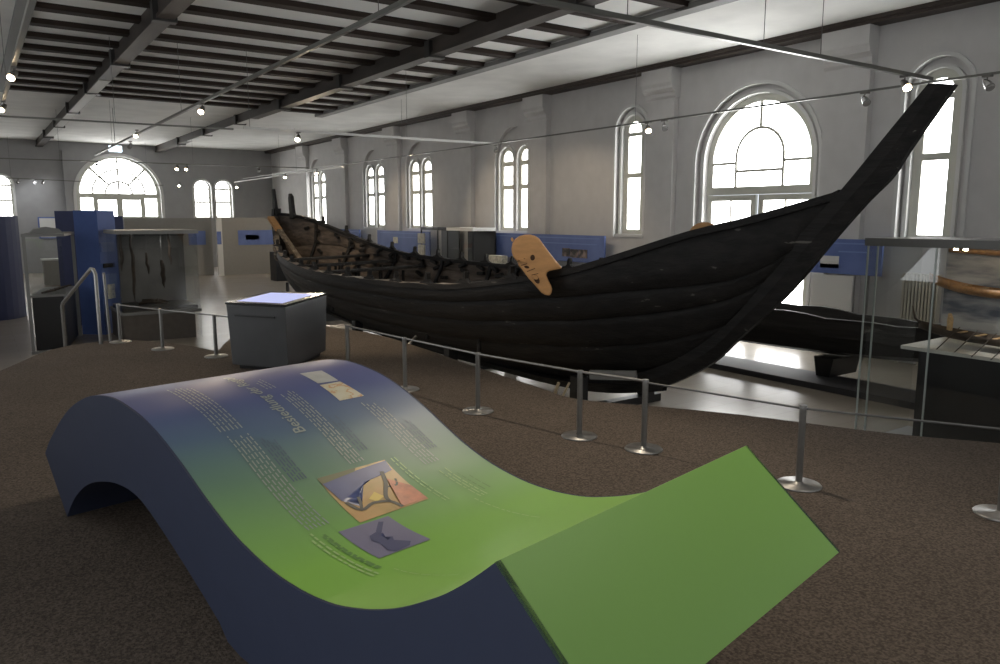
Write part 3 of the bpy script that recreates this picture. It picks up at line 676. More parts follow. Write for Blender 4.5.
# ------------------------------------------------------------------ carved heads on the gunwale
def carved_head(loc,ang,mirror,lab):
    t=thing('carved_wooden_head',lab,'carving',loc,'carved heads hung on the ship rail')
    K=.01385/6.64
    raw=[(203,232),(200,205),(206,175),(222,148),(250,128),(285,119),(320,119),(352,128),(378,146),(400,176),(440,230),(485,285),(524,330),(480,340),(437,348),(422,362),(424,380),(440,415),(461,458),(458,485),(445,506),(415,500),(392,486),(362,452),(335,420),(310,395),(288,366),(270,340),(246,312),(236,285),(214,262)]
    pts=[((x-330)*K*mirror,(310-y)*K) for x,y in raw]
    r=Vector((cos(ang),-sin(ang),0)); d=Vector((sin(ang),cos(ang),0)); L=Vector(loc)
    fn=lambda u,v,w:L+r*u+d*w+Vector((0,0,v))
    mb=MB(); mb.prism(pts,fn,-.10,.12); body=mb.build('head_board',M['orange_wood'],t,bevel=.03)
    def blob(x,y,rx,ry,nm,m,rot=0,front=-.104,dep=.02):
        cx,cy=(x-330)*K*mirror,(310-y)*K; P=[]
        for i in range(14):
            a=2*PI*i/14; u=rx*cos(a);v=ry*sin(a); P.append((cx+(u*cos(rot)-v*sin(rot)),cy+(u*sin(rot)+v*cos(rot))))
        MB().prism(P,fn,front-dep,front+.01).build(nm,m,t,bevel=min(rx,ry)*.35)
    blob(335,262,.032,.040,'eye',M['carve'],0,-.10,.004)
    blob(298,322,.035,.018,'nostril',M['carve'],-.2*mirror,-.10,.004)
    blob(362,402,.034,.060,'mouth',M['carve'],.5*mirror,-.10,.003)
    blob(352,385,.045,.028,'lip',M['orange_wood'],-.5*mirror,-.10,.03)
    blob(275,280,.06,.022,'nose_ridge',M['orange_wood'],-.35*mirror,-.10,.035)
    if mirror>0: blob(205,150,.018,.03,'ear_peg',M['orange_wood'],.3,-.04,.02)
    mb=MB()
    for (x0,y0,x1,y1) in ((232,290,285,268),(262,312,300,300),(300,350,350,330),(330,372,372,362)):
        a=fn((x0-330)*K*mirror,(310-y0)*K,-.104); b_=fn((x1-330)*K*mirror,(310-y1)*K,-.104); mb.bar(a,b_,.008,.012,up=d)
    mb.build('carved_line',M['carve'],t)
    return t
carved_head((6.13,8.17,2.12),math.radians(36.8),1,'orange carved wooden head with pointed beard hung over the near side of the ship')
# ------------------------------------------------------------------ stanchions and barrier rail
posts=[(3.22,7.57),(3.33,6.46),(3.455,5.36),(3.68,4.29),(3.85,3.78),(4.11,2.70),(4.62,1.77)]
plab=['low steel barrier post just right of the touch-screen kiosk, foot hidden','second steel barrier post right of the kiosk, foot hidden by the wave desk','steel barrier post standing behind the valley of the wave desk','steel barrier post in front of the dark ship cradle','steel barrier post at the right end of the row under the hull','steel barrier post beside the raised green end of the wave desk','steel barrier post whose round foot shows at the right picture edge']
lposts=[(1.52,11.15),(1.87,10.24),(2.29,9.32)]
llab=['steel barrier post beside the blue column at the top of the steps','steel barrier post in front of the dark hanging-stake case','steel barrier post just left of the touch-screen kiosk']
def stanchion():
    t=thing('barrier_post','x','barrier post',(0,0,0),'low steel barrier posts on the carpet edge')
    MB().tube([(0,0,.02),(0,0,.495)],.021,16).build('pole',M['steel'],t)
    MB().lathe((0,0,0),[(0,.0),(.135,.0),(.137,.005),(.13,.012),(.03,.016),(.024,.026),(0,.026)],32).build('foot_plate',M['steel'],t)
    MB().tube([(0,0,.495),(0,0,.512)],[.025,.023],16).build('pole_cap',M['steel'],t)
    return t
proto=stanchion()
allp=[(p,l) for p,l in zip(posts,plab)]+[(p,l) for p,l in zip(lposts,llab)]
for i,(p,l) in enumerate(allp):
    o=proto if i==0 else copy_tree(proto); o.location=(p[0],p[1],CARPET); o['label']=l
def rail_run(pts,z,r,lab,m):
    mb=MB(); mb.tube([(x,y,z) for x,y in pts],r,8,smooth=False); o=mb.build('barrier_rail',m,None,origin=(pts[0][0],pts[0][1],z)); tag(o,lab,'barrier rail')
rail_run(posts[:5],CARPET+.5,.010,'thin steel rail joining the barrier posts in front of the hull',M['steel'])
rail_run(posts[4:]+[(5.4,.9)],CARPET+.49,.007,'thin dark cord running from the hull posts to the right edge',M['wire'])
rail_run(lposts+[(2.42,9.0)],CARPET+.5,.010,'thin steel rail between the posts left of the kiosk',M['steel'])
# handrail at the steps
hr=thing('stair_handrail','steel tube handrail going down the steps in front of the blue column','handrail',(1.3,11.1,CARPET))
MB().tube([(1.28,11.12,CARPET),(1.28,11.12,2.02),(1.26,11.16,2.08),(1.24,11.2,2.08),(.98,12.3,1.55),(.97,12.35,1.50),(.97,12.35,.3)],.024,10).build('rail_tube',M['steel'],hr)
MB().tube([(1.42,11.3,CARPET-.2),(1.40,11.3,2.02)],.018,10).build('rear_upright',M['steel'],hr)

# ------------------------------------------------------------------ touch screen kiosk
kt=[(2.2,8.46),(2.64,7.81),(3.49,8.77),(2.99,9.40)]
kb=[(2.24,8.44),(2.66,7.84),(3.42,8.70),(2.96,9.30)]
kc=(2.83,8.6)
kio=thing('information_kiosk','grey box kiosk with glowing touch screen top on the carpet','kiosk',(kc[0],kc[1],CARPET))
def sh(P,f,z): return [(kc[0]+(x-kc[0])*f,kc[1]+(y-kc[1])*f,z) for x,y in P]
mb=MB(); mb.hexa(sh(kb,1,CARPET+.05),sh(kt,.985,1.815)); mb.build('cabinet',M['kiosk'],kio,bevel=.008)
mb=MB(); mb.hexa(sh(kb,.86,CARPET),sh(kb,.86,CARPET+.05)); mb.build('plinth',M['black'],kio)
mb=MB(); mb.hexa(sh(kt,1,1.815),sh(kt,1,1.84)); tp=mb.build('top_frame',M['bezel'],kio)
def bl(u,v): # bilinear on top
    a=Vector(kt[0]).lerp(Vector(kt[1]),u); b_=Vector(kt[3]).lerp(Vector(kt[2]),u); p=a.lerp(b_,v); return p
scr=[bl(.12,.10),bl(.88,.10),bl(.88,.86),bl(.12,.86)]
mb=MB(); mb.hexa([(p.x,p.y,1.839) for p in scr],[(p.x,p.y,1.843) for p in scr]); mb.build('screen',M['screen'],kio)
f0=Vector((*kt[0],0)); f1=Vector((*kt[1],0)); nf=(f1-f0).cross(Vector((0,0,1))).normalized()
if nf.dot(Vector((-1,-1,0)))<0: nf=-nf
a=f0.lerp(f1,.16)+nf*.0; b_=f0.lerp(f1,.82)
a.z=b_.z=1.70; a+=nf*-.008; b_+=nf*-.008
mb=MB(); mb.bar(a,b_,.03,.018,up=(0,0,1)); mb.build('drawer_slot',M['black'],kio)

# ------------------------------------------------------------------ log boat beyond the ship
BX=12.0
lb=thing('dugout_boat','long low black dugout boat lying between the ship and the windows','boat',(BX,10.0,0))
N=30
mb=MB(); vs=[];fs=[]
ys_=[4.6+ (16.0-4.6)*i/N for i in range(N+1)]
for i,y in enumerate(ys_):
    q=abs(2*i/N-1); hw=.50*(1-q**4)+.06; zt=1.12+ .03*sin(y*1.7)+.02*sin(y*5); zb=.42+.25*q**3
    P=[(-hw,zt),(-hw*1.04,zt-.3),(-hw*.8,zb+.08),(-hw*.3,zb),(hw*.3,zb),(hw*.8,zb+.08),(hw*1.04,zt-.3),(hw,zt),(hw-.07,zt),(hw*.72,zb+.35),(0,zb+.2),(-hw*.72,zb+.35),(-hw+.07,zt)]
    vs+=[(BX+x,y,z) for x,z in P]
m_=13
for i in range(N):
    for j in range(m_): fs.append((i*m_+j,i*m_+(j+1)%m_,(i+1)*m_+(j+1)%m_,(i+1)*m_+j))
fs+=[tuple(range(m_)),tuple(range(N*m_,N*m_+m_))]
mb.add(vs,fs).build('hull',M['log'],lb)
mb=MB(); mb.bar((BX-.53,8.5,.96),(BX-.53,7.6,.90),.03,.03); mb.build('pale_scar',M['hull_worn'],lb)
def trestle(y,lab):
    t=thing('boat_trestle',lab,'support',(BX,y,.1),'blocks under the dugout boat')
    MB().prism([(-.12,.1),(.12,.1),(.18,.415),(-.18,.415)],lambda u,v,w,y=y:(BX+w,y+u,v),-.4,.4).build('block',M['black'],t)
for y,la in ((7.3,'black block holding the dugout boat near the glass case'),(13.0,'black block under the far half of the dugout boat')): trestle(y,la)
o=MB().box(11.0,4.2,0,11.85,16.4,.10).build('low_plinth',M['dark_plinth'],None,origin=(BX,10,0)); tag(o,'low dark plinth under the dugout boat','plinth')

# ------------------------------------------------------------------ glass case on the right with model boats
cs=thing('glass_display_case','tall glass display case holding model boats beside the bow','display case',(9.2,2.8,0))
X0,X1,Y0c,Y1c=8.6,9.85,.6,4.95
MB().box(X0-.02,Y0c,2.42,X1,Y1c+.02,2.51).build('roof_slab',M['trim_grey'],cs)
mb=MB(); mb.box(X0,Y0c,.0,X1,Y1c,.06); mb.build('base_plate',M['trim_grey'],cs)
for a,b_ in ((Y0c,4.16),(4.17,Y1c)):
    MB().box(X0,a+.004,.06,X0+.01,b_-.004,2.42).build('glass_pane',M['glass'],cs)
MB().box(X0+.01,Y1c-.01,.06,X1,Y1c,2.42).build('glass_pane',M['glass'],cs)
for y,x in ((4.165,X0-.002),(Y1c-.012,X0-.002),(Y1c-.10,X0+.05)):
    MB().box(x,y-.009,.06,x+.014,y+.009,2.42).build('glass_joint',M['glass_edge'],cs)
for yy in (4.05,4.15): MB().tube([(9.0,yy,2.42),(9.0,yy,2.385)],.022,12).build('case_lamp',M['lamp_lens'],cs)
MB().box(X0+.12,Y0c+.05,.06,X1-.05,4.32,1.26).build('inner_cabinet',M['black'],cs)
mb=MB(); mb.prism([(X0+.06,4.50),(X0+.06,Y0c+.05),(X1-.1,Y0c+.05),(X1-.1,4.52)],lambda u,v,w:(u,v,w),1.26,1.30); mb.build('white_tabletop',M['ground_white'],cs)
# backdrop: cloudy sea view print
def sky_print():
    m,t,b=nt('cloudy_sea_print'); b.inputs['Roughness'].default_value=.6
    tc=t.nodes.new('ShaderNodeTexCoord'); mp=t.nodes.new('ShaderNodeMapping'); mp.inputs['Scale'].default_value=(1,1.1,5); t.links.new(tc.outputs['Object'],mp.inputs[0])
    n=t.nodes.new('ShaderNodeTexNoise'); n.inputs['Scale'].default_value=1.3; n.inputs['Detail'].default_value=5; t.links.new(mp.outputs[0],n.inputs['Vector'])
    r=t.nodes.new('ShaderNodeValToRGB'); e=r.color_ramp.elements; e[0].position=.38; e[0].color=(.13,.15,.20,1); e[1].position=.60; e[1].color=(.50,.51,.53,1)
    t.links.new(n.outputs['Fac'],r.inputs[0]); t.links.new(r.outputs[0],b.inputs['Base Color']); return m
MB().box(X1-.09,Y0c+.06,1.30,X1-.05,4.60,2.42).build('sea_view_backdrop',sky_print(),cs)
def model_boat(name,loc,L,beam,dep,rise,m_out,m_in,lab,ribs=True,oars=False,cat='model boat'):
    t=thing(name,lab,cat,loc); x0,y0,z0=loc; N=26
    vs=[];fs=[]; 
    for i in range(N+1):
        q=2*i/N-1; y=y0+q*L/2; b_=beam*(1-abs(q)**2.4)+.004; zt=z0+dep+rise*abs(q)**3; zb=z0+rise*1.0*abs(q)**3.5*.98
        vs+=[(x0-b_,y,zt),(x0-b_*.85,y,(zt+zb)/2-.01),(x0-b_*.3,y,zb),(x0+b_*.3,y,zb),(x0+b_*.85,y,(zt+zb)/2-.01),(x0+b_,y,zt),(x0+b_*.92,y,zt),(x0+b_*.7,y,(zt+zb)/2),(x0,y,zb+.02),(x0-b_*.7,y,(zt+zb)/2),(x0-b_*.92,y,zt)]
    k=11
    for i in range(N):
        for j in range(k): fs.append((i*k+j,i*k+(j+1)%k,(i+1)*k+(j+1)%k,(i+1)*k+j))
    fs+=[tuple(range(k)),tuple(range(N*k,N*k+k))]
    MB().add(vs,fs,0,True).build('hull',m_out,t)
    zt0=z0+dep
    if oars: MB().tube([(x0,y0+L/2*.97,z0+dep*.6+rise*.9),(x0,y0+L/2*1.04,zt0+rise+.02),(x0,y0+L/2*1.07,zt0+rise+.16)],[.014,.012,.006],6).build('stem',m_out,t)
    for i in range(3,N-3,2):
        q=2*i/N-1; b_=beam*(1-abs(q)**2.4); z=z0+dep+rise*abs(q)**3
        MB().bar((x0-b_*.95,y0+q*L/2,z-.01),(x0+b_*.95,y0+q*L/2,z-.01),.03,.012).build('thwart',m_in,t)
        if oars:
            MB().tube([(x0-b_*.4,y0+q*L/2,z+.05),(x0-b_-.30,y0+q*L/2+.05,z-.17)],.006,5).build('oar',m_out,t)
    return t
mbt=model_boat('model_rowing_ship',(9.12,3.3,1.36),2.5,.19,.09,.10,M['model_dark'],M['model_inner'],'brown model rowing ship with oars on the white case top',oars=True)
MB().tube([(9.12,4.2,1.47),(9.12,4.2,1.60),(9.10,4.2,1.66)],[.03,.035,.02],8).build('rower_figure',M['model_inner'],mbt)
MB().box(9.0,3.2,1.30,9.24,3.3,1.37).build('stand',M['model_dark'],mbt)
m2b=model_boat('model_plank_boat',(9.58,3.55,1.83),2.3,.14,.10,.15,M['model_wood'],M['model_inner'],'orange-brown wooden model boat mounted on the grey backdrop')
MB().box(9.6,3.5,1.84,9.78,3.53,1.87).build('wall_bracket',M['steel'],m2b); MB().box(9.6,4.1,1.86,9.78,4.13,1.88).build('wall_bracket',M['steel'],m2b)
m3b=model_boat('model_plank_boat',(9.58,3.3,2.31),2.4,.12,.06,.03,M['model_wood'],M['model_inner'],'wooden model boat mounted just below the roof of the glass case')
MB().box(9.6,3.5,2.32,9.78,3.53,2.35).build('wall_bracket',M['steel'],m3b); MB().box(9.6,4.0,2.32,9.78,4.03,2.35).build('wall_bracket',M['steel'],m3b)

# ------------------------------------------------------------------ radiator
rd=thing('radiator','cream ribbed radiator below the slim window beside the glass case','radiator',(14.38,7.15,.2))
mb=MB()
for i in range(11):
    y=6.83+i*.062; MB().box(14.28,y,.28,14.42,y+.042,1.72).build('column',M['radiator'],rd,bevel=.012)
MB().box(14.30,6.81,.30,14.40,7.53,.36).build('header',M['radiator'],rd); MB().box(14.30,6.81,1.62,14.40,7.53,1.68).build('header',M['radiator'],rd)
mb=MB(); mb.box(14.33,7.1,0,14.37,7.14,.3); mb.box(14.33,7.5,0,14.37,7.54,.3); mb.build('foot',M['radiator'],rd)

# ------------------------------------------------------------------ blue panels along the long wall
def wall_panel(y0,y1,z0,z1,lab,pics=(),deskz=None):
    t=thing('blue_text_panel',lab,'display panel',(14.2,(y0+y1)/2,0),'blue panels along the long wall')
    MB().box(14.17,y0,z0,14.22,y1,z1).build('board',M['blue_strip'],t)
    mb=MB()
    for y in (y0+.3,y1-.3): mb.box(14.22,y-.03,0,14.27,y+.03,z1-.05)
    mb.build('support',M['steel'],t)
    for (a,b_,c_,d_,m) in pics: MB().box(14.16,a,c_,14.17,b_,d_).build('picture',m,t)
    mb=MB()
    for k in range(2): mb.box(14.165,y0+.2+(.1*k),z1-.10-.16*k,14.17,y1-.3-(1.4*k if y1-y0>2 else .3*k),z1-.075-.16*k)
    mb.build('text_line',mat('pale_blue_print',(.17,.25,.52),.5),t)
    if deskz: MB().box(13.75,y0+.2,deskz-.06,14.17,y1-.2,deskz).build('ledge',M['white'],t)
    return t
MB().box(14.2,8.42,0,14.24,9.3,1.6).build('lower_board',M['white'],wall_panel(7.85,9.34,1.63,2.32,'blue text panel seen between the bow and the glass case',[(8.72,9.12,1.74,1.98,M['white']),(8.72,9.12,1.74,1.82,M['photo_dark'])]))
wall_panel(15.6,21.4,1.48,2.24,'long blue panel behind the carved head with a strip of dark pictures',[(16.3,16.68,1.6,1.84,M['photo_dark']),(16.7,17.05,1.6,1.84,M['photo_dark']),(17.07,17.4,1.62,1.86,M['photo_dark'])])
wall_panel(25.3,29.8,1.3,2.2,'blue panel left of the dark glass showcases',[(27.9,28.3,1.7,1.95,M['paper'])])
wall_panel(31.6,35.9,1.5,2.2,'blue panel near the far corner beyond the ship stern')
o=MB().box(13.55,16.6,1.28,13.85,18.0,1.36).build('white_ledge',M['white'],None,origin=(13.7,17.3,1.28)); 
tg=thing('low_showcase','low grey showcase with white top in front of the long blue panel','showcase',(13.7,18.3,0)); 
o.parent=tg; o.location=Vector((13.7,17.3,1.28))-Vector(tg.location)
MB().box(13.55,16.6,0,13.85,20.7,1.28).build('cabinet',M['partition'],tg)
MB().box(13.52,19.6,1.28,13.75,20.4,1.55).build('label_stand',M['paper'],tg)
def showcase(y0,y1,lab,lit):
    t=thing('dark_showcase',lab,'showcase',(13.6,(y0+y1)/2,0),'dark showcases by the long wall')
    x0,x1=13.2,14.1
    MB().box(x0,y0,0,x1,y1,1.05).build('base',M['partition'],t)
    MB().box(x1-.05,y0,1.05,x1,y1,2.3).build('back',M['black'],t)
    MB().box(x0,y0,2.3,x1,y1,2.40).build('top',M['white'] if lit else M['black'],t)  # white colour stands in for the light on the case top
    MB().box(x0,y0,1.05,x0+.01,y1,2.3).build('glass_pane',M['glass'],t)
    mb=MB()
    for y in (y0,y1-.04): mb.box(x0,y,1.05,x0+.04,y+.04,2.3)
    mb.build('frame',M['black'],t)
    MB().box(x0+.3,y0+.3,1.05,x0+.5,y1-.3,1.25).build('exhibit_stand',M['partition'],t)
    return t
showcase(20.75,22.4,'right-hand dark showcase with lit top coloured white behind the ship rail',True)
sc2=showcase(23.0,24.2,'left-hand dark showcase beside the blue panel behind the ship rail',False)
for z in (1.42,1.82): MB().box(13.13,23.85,z,13.19,24.3,z+.36).build('text_card',M['paper'],sc2)
# ------------------------------------------------------------------ partitions at the far end
def part(name,lab,x0,x1,y,z1,m,strips=(),th=.15,cat='partition'):
    t=thing(name,lab,cat,((x0+x1)/2,y,0)); MB().box(x0,y,0,x1,y+th,z1).build('wall_board',m,t)
    for a,b_,c_,d_,mm in strips: MB().box(a,y-.03,c_,b_,y,d_).build('graphic_strip',mm,t)
    return t
part('partition_wall','grey partition wall with a short blue strip left of the white post',5.7,9.45,38.0,2.7,M['partition'],[(8.38,9.15,1.45,2.1,M['blue_strip'])])
part('partition_wall','grey partition wall with a long blue strip behind the ship stern',9.74,12.7,37.4,2.72,M['partition'],[(10.5,12.3,1.42,2.12,M['blue_strip']),(10.85,11.5,1.66,1.90,mat('faint_map_print',(.13,.14,.22),.5,var=.3,scale=10))])
part('partition_post','narrow white partition end between the two grey walls',9.46,9.72,37.2,2.72,M['white'],[(9.47,9.66,1.48,2.08,M['blue_strip'])])
part('partition_wall','cream lit partition wall at the far right behind the ship stern',12.72,13.8,36.8,2.75,M['cream'],[(12.8,13.6,1.42,2.1,M['blue_strip'])])
o=MB().box(10.7,32.6,0,11.5,33.4,1.25).build('dark_block_cabinet',M['black'],None,origin=(11.1,33,0)); tag(o,'dark square cabinet left of the ship stern','cabinet')
# left side of the hall
mb=MB(); P=[]
for i in range(15):
    a=math.radians(-100+i*12); P.append((.35+.80*sin(a+0),25.6-1.3*cos(a)))
P+= [(-.45,26.2)]
mb.prism(P,lambda u,v,w:(u,v,w),0,2.78); o=mb.build('curved_blue_screen',M['blue_dark'],None,origin=(.3,25.3,0)); tag(o,'curved dark blue screen at the left picture edge','display screen')
bc=thing('blue_column','tall angular blue display column behind the steps','display column',(2.4,20.6,0))
mb=MB(); mb.prism([(1.98,20.35),(2.42,19.95),(2.86,20.5),(2.5,21.4),(2.1,21.3)],lambda u,v,w:(u,v,w),0,2.9); mb.build('column',M['blue'],bc)
mb=MB(); mb.bar((2.44,19.97,1.25),(2.80,20.42,1.25),.012,.34); mb.build('text_card',mat('faint_blue_card',(.10,.16,.36),.5),bc)
mb=MB(); mb.bar((2.55,20.08,1.0),(2.72,20.30,1.0),.03,.34); mb.build('picture_card',M['paper'],bc)
mb=MB(); mb.bar((2.48,20.01,1.62),(2.76,20.37,1.62),.03,.10); mb.build('dark_label',M['bezel'],bc)
mb=MB(); mb.bar((2.46,19.99,2.05),(2.8,20.42,2.05),.012,.22); mb.build('text_card',mat('faint_blue_card',(.09,.14,.33),.5),bc)
o=MB().prism([(1.75,22.2),(2.3,22.0),(2.4,22.2),(1.85,22.4)],lambda u,v,w:(u,v,w),0,2.9).build('dark_blue_screen',M['blue_dark'],None,origin=(2.1,22.2,0)); tag(o,'flat dark blue screen just left of the blue column','display screen')
o=MB().box(4.05,32,0,4.75,32.3,2.78).build('dark_blue_screen',M['blue_dark'],None,origin=(4.4,32.1,0)); tag(o,'small dark blue screen showing above the hanging-stake case','display screen')
# left glass case on a black base
lc=thing('table_showcase','black showcase with glass hood left of the handrail','showcase',(1.3,18.6,0))
MB().hexa([(.90,18.0,.05),(1.46,18.0,.05),(1.85,20.0,.05),(1.30,20.0,.05)],[(.90,18.0,1.14),(1.46,18.0,1.14),(1.85,20.0,1.14),(1.30,20.0,1.14)]).build('base',M['black'],lc)
MB().hexa([(.86,17.95,1.14),(1.49,17.95,1.14),(1.88,20.05,1.14),(1.26,20.05,1.14)],[(.86,17.95,1.18),(1.49,17.95,1.18),(1.88,20.05,1.18),(1.26,20.05,1.18)]).build('table_edge',M['trim_grey'],lc)
for (x,y) in ((.84,17.92),(1.90,20.08)):
    MB().box(x-.03,y-.03,0,x+.03,y+.03,2.38).build('frame_post',M['trim_grey'],lc)
MB().hexa([(.80,17.9,2.36),(1.55,17.9,2.36),(1.95,20.1,2.36),(1.22,20.1,2.36)],[(.80,17.9,2.42),(1.55,17.9,2.42),(1.95,20.1,2.42),(1.22,20.1,2.42)]).build('top_frame',M['trim_grey'],lc)
MB().bar((.86,17.95,1.75),(1.5,17.95,1.75),.01,1.15).build('glass_pane',M['glass'],lc)
MB().bar((.80,17.9,.03),(1.55,17.9,.03),.08,.06).build('floor_frame',M['trim_grey'],lc)
mb=MB()
for i in range(5): mb.bar((1.1+.1*i,18.3+.3*i,1.2),(1.35+.1*i,18.5+.3*i,1.23),.05,.03)
mb.build('exhibit_fragments',M['stake'],lc)
mb=MB(); mb.prism([(-.3,0),(.3,0),(.22,.09),(0,.13),(-.22,.09)],lambda u,v,w:(1.28+u,18.5+w,2.42+v),-.15,.15); tag(mb.build('covered_bundle',M['trim_grey'],None,origin=(1.28,18.5,2.42)),'low grey covered bundle lying on top of the left showcase','bundle')
# case with hanging stakes
mc=thing('hanging_stake_case','large dark glass case with hanging wooden stakes','display case',(3.3,18.9,0))
MB().box(2.58,18.4,0,4.10,20.0,.60).build('plinth',M['plinth'],mc)
MB().box(2.56,18.35,.60,4.24,20.05,.66).build('base_frame',M['trim_grey'],mc)
MB().box(2.80,19.9,.66,4.26,20.0,2.38).build('back',M['cabback'],mc)
MB().box(2.58,18.4,.66,2.59,20.0,2.38).build('glass_pane',M['glass'],mc)
MB().box(2.80,19.8,2.30,4.26,19.9,2.38).build('lamp_bar',M['black'],mc)
MB().box(2.54,18.33,2.38,4.26,20.05,2.46).build('top_frame',M['trim_grey'],mc)
MB().box(2.60,18.36,.66,4.22,18.37,2.38).build('glass_pane',M['glass'],mc)
MB().box(4.22,18.36,.0,4.23,20.0,2.38).build('glass_pane',M['glass'],mc)
MB().box(2.6,18.5,.66,4.2,19.9,.74).build('floor_tray',M['black'],mc)
for i,(x,y,z0,z1,r,lab) in enumerate(((2.72,18.9,1.55,2.38,.035,'short thin stake hanging at the left in the dark case'),(2.92,18.8,.85,2.38,.035,'long thin stake hanging second from the left in the dark case'),(3.25,18.9,1.45,1.95,.03,'short stake hanging in the middle of the dark case'),(3.52,18.7,1.15,1.78,.045,'thick pointed stake hanging right of the middle of the dark case'),(3.74,18.9,1.65,2.38,.03,'short stake hanging at the right in the dark case'))):
    t=thing('hanging_stake',lab,'stake',(x,y,z0),'stakes hanging in the dark case')
    pts=[(x+random.uniform(-.02,.02),y,z0+(z1-z0)*k/6) for k in range(7)]
    MB().tube(pts,[.006,r*.8,r,r*1.1,r,r*.9,r*.7],8).build('stake',M['stake'],t)
    MB().tube([pts[-1],(x,y,2.385)],.004,5).build('wire',M['wire'],t)
mb=MB(); mb.tube([(3.0,18.9,.79),(3.2,18.85,.84),(3.45,18.9,.83),(3.65,18.9,.79)],[.03,.05,.06,.02],8); mb.tube([(3.1,19.0,.86),(3.4,18.8,.88)],.03,6); tag(mb.build('wood_fragment',M['stake'],None,origin=(3.3,18.9,.78)),'dark wooden fragment lying on the tray of the hanging-stake case','fragment')
# far left white counter and framed picture
fc=thing('white_counter','white counter in front of the lit wall at the far left','counter',(3.3,36,0))
MB().box(2.3,36,0,4.4,36.6,1.0).build('body',M['partition'],fc); MB().box(2.25,35.95,1.0,4.45,36.65,1.06).build('top',M['white'],fc)
o=MB().box(3.2,36.1,1.06,3.9,36.4,1.28).build('red_exhibit_box',M['red'],None,origin=(3.5,36.25,1.06)); tag(o,'small red exhibit on the white counter','exhibit')
o=thing('framed_picture','pale framed picture on the lit end wall','picture',(3.3,44.1,2.0)); MB().box(2.75,44.13,1.7,3.6,44.18,2.75).build('frame',M['blue_strip'],o); MB().box(2.81,44.12,1.76,3.54,44.13,2.69).build('print',M['white'],o)

# ------------------------------------------------------------------ second carved head beyond the far rail
carved_head((8.42,7.30,2.28),math.radians(50),-1,'round top of a carved wooden head above the far rail of the ship')
# ------------------------------------------------------------------ light rails
def light_rail(p,q,lab,m,r=.022,hang=(),z1=CH):
    t=thing('light_rail',lab,'light rail',p,'suspended light rails'); MB().bar(p,q,r*2,r*2).build('rail',m,t)
    for f in hang:
        a=Vector(p).lerp(Vector(q),f); MB().tube([a,(a.x,a.y,z1)],.005,5).build('wire',M['wire'],t)
light_rail((3.98,4.0,5.0),(3.98,32.0,5.0),'thick grey light rail running lengthwise under the left joists',M['rail'],.026,(.15,.5,.85))
light_rail((.73,6.0,5.0),(.73,19.0,5.0),'light rail at the upper left picture edge',M['rail'],.03,(.3,.8))
light_rail((3.6,5.9,4.72),(11.62,5.9,4.72),'grey light rail crossing above the ship and ending behind the bow tip',M['rail'],.026,(.25,.52,.66))
light_rail((11.62,1.0,4.68),(11.62,40,4.68),'long thin light rail running lengthwise before the long wall windows',M['rail'],.016,(.06,.28,.55,.8))
light_rail((5.2,17.65,4.72),(12.0,17.65,4.72),'bright white light rail crossing behind the ship middle',M['rail_white'],.028,(.02,.6))
light_rail((.3,18.4,4.72),(5.1,18.1,4.72),'thin grey cross rail under the ceiling at left',M['rail'],.018,(.5,))
light_rail((.6,31.5,4.72),(11.5,30.5,4.72),'thin grey cross rail in front of the half-round window top',M['rail'],.02,(.2,.6))
light_rail((1.0,42.5,4.55),(8.3,42.5,4.35),'far thin cross rail in front of the half-round window',M['rail'],.02,(.1,.9))
light_rail((11.9,27.8,4.65),(11.9,42.5,4.6),'short pale rail above the ship stern',M['rail_white'],.02,(.5,))
# spotlights
def spot(drop,on):
    t=thing('spotlight','x','spotlight',(0,0,0),'spotlights on the light rails')
    MB().tube([(0,0,0),(0,0,-drop)],.012,8).build('arm',M['lamp_house'],t)
    MB().box(-.035,-.06,-.03,.035,.06,.0).build('adapter',M['lamp_house'],t)
    MB().tube([(.03,.05,-drop+.03),(0,0,-drop-.01),(-.05,-.07,-drop-.08)],[.03,.05,.062],14).build('housing',M['lamp_house'] if on else M['lamp_off'],t)
    MB().tube([(-.05,-.07,-drop-.08),(-.056,-.078,-drop-.092)],[.052,.05],14).build('lens',M['lamp_lens'] if on else M['lamp_off'],t)
    return t
pon=spot(.10,True); poff=spot(.10,False)
lamps_on=[((3.98,23.4,5.12),'bright spotlight on the grey rail left of the half-round window top'),((.73,18.1,4.98),'bright spotlight at the left picture edge under the ceiling'),
 ((6.45,17.65,4.70),'bright spotlight at the left end of the white cross rail'),((11.62,11.55,4.67),'lit spotlight hanging beside the slim single window'),
 ((10.9,5.9,4.70),'bright spotlight close to the bow tip'),((6.6,31.0,4.70),'left one of the two level spotlights right of the half-round window'),((6.92,30.95,4.70),'right one of the two level spotlights right of the half-round window'),
 ((9.1,42.5,4.52),'single spotlight below the two level ones, on the end wall'),((11.62,33.6,4.65),'lit spotlight above the stern horns of the ship'),((11.62,29.86,4.65),'bright spotlight in front of the far pair of windows'),
 ((12.0,42.4,4.5),'tiny spotlight right of the two small end wall windows'),((3.9,31.15,4.70),'spotlight in front of the half-round window, upper left'),((.73,13.9,4.98),'dim spotlight on the rail at the upper left edge'),((3.98,16.2,4.98),'spotlight hanging in mid run of the thick grey rail')]
lamps_off=[((3.98,24.5,4.9),'unlit spotlight just below the bright one on the grey rail'),((12.0,17.65,4.70),'silver spotlight at the right end of the white cross rail'),((11.62,6.9,4.67),'silver spotlight left of the bow tip'),
 ((11.62,5.15,4.67),'silver spotlight right of the bow tip'),((11.62,11.1,4.67),'unlit spotlight right of the lit one before the stepped pilaster'),((2.0,42.5,4.5),'left of the three far spotlights beside the half-round window'),((2.7,42.5,4.5),'middle of the three far spotlights beside the half-round window'),((3.0,42.5,4.5),'right of the three far spotlights beside the half-round window'),((9.6,30.8,4.70),'unlit spotlight high on the cross rail before the end wall')]
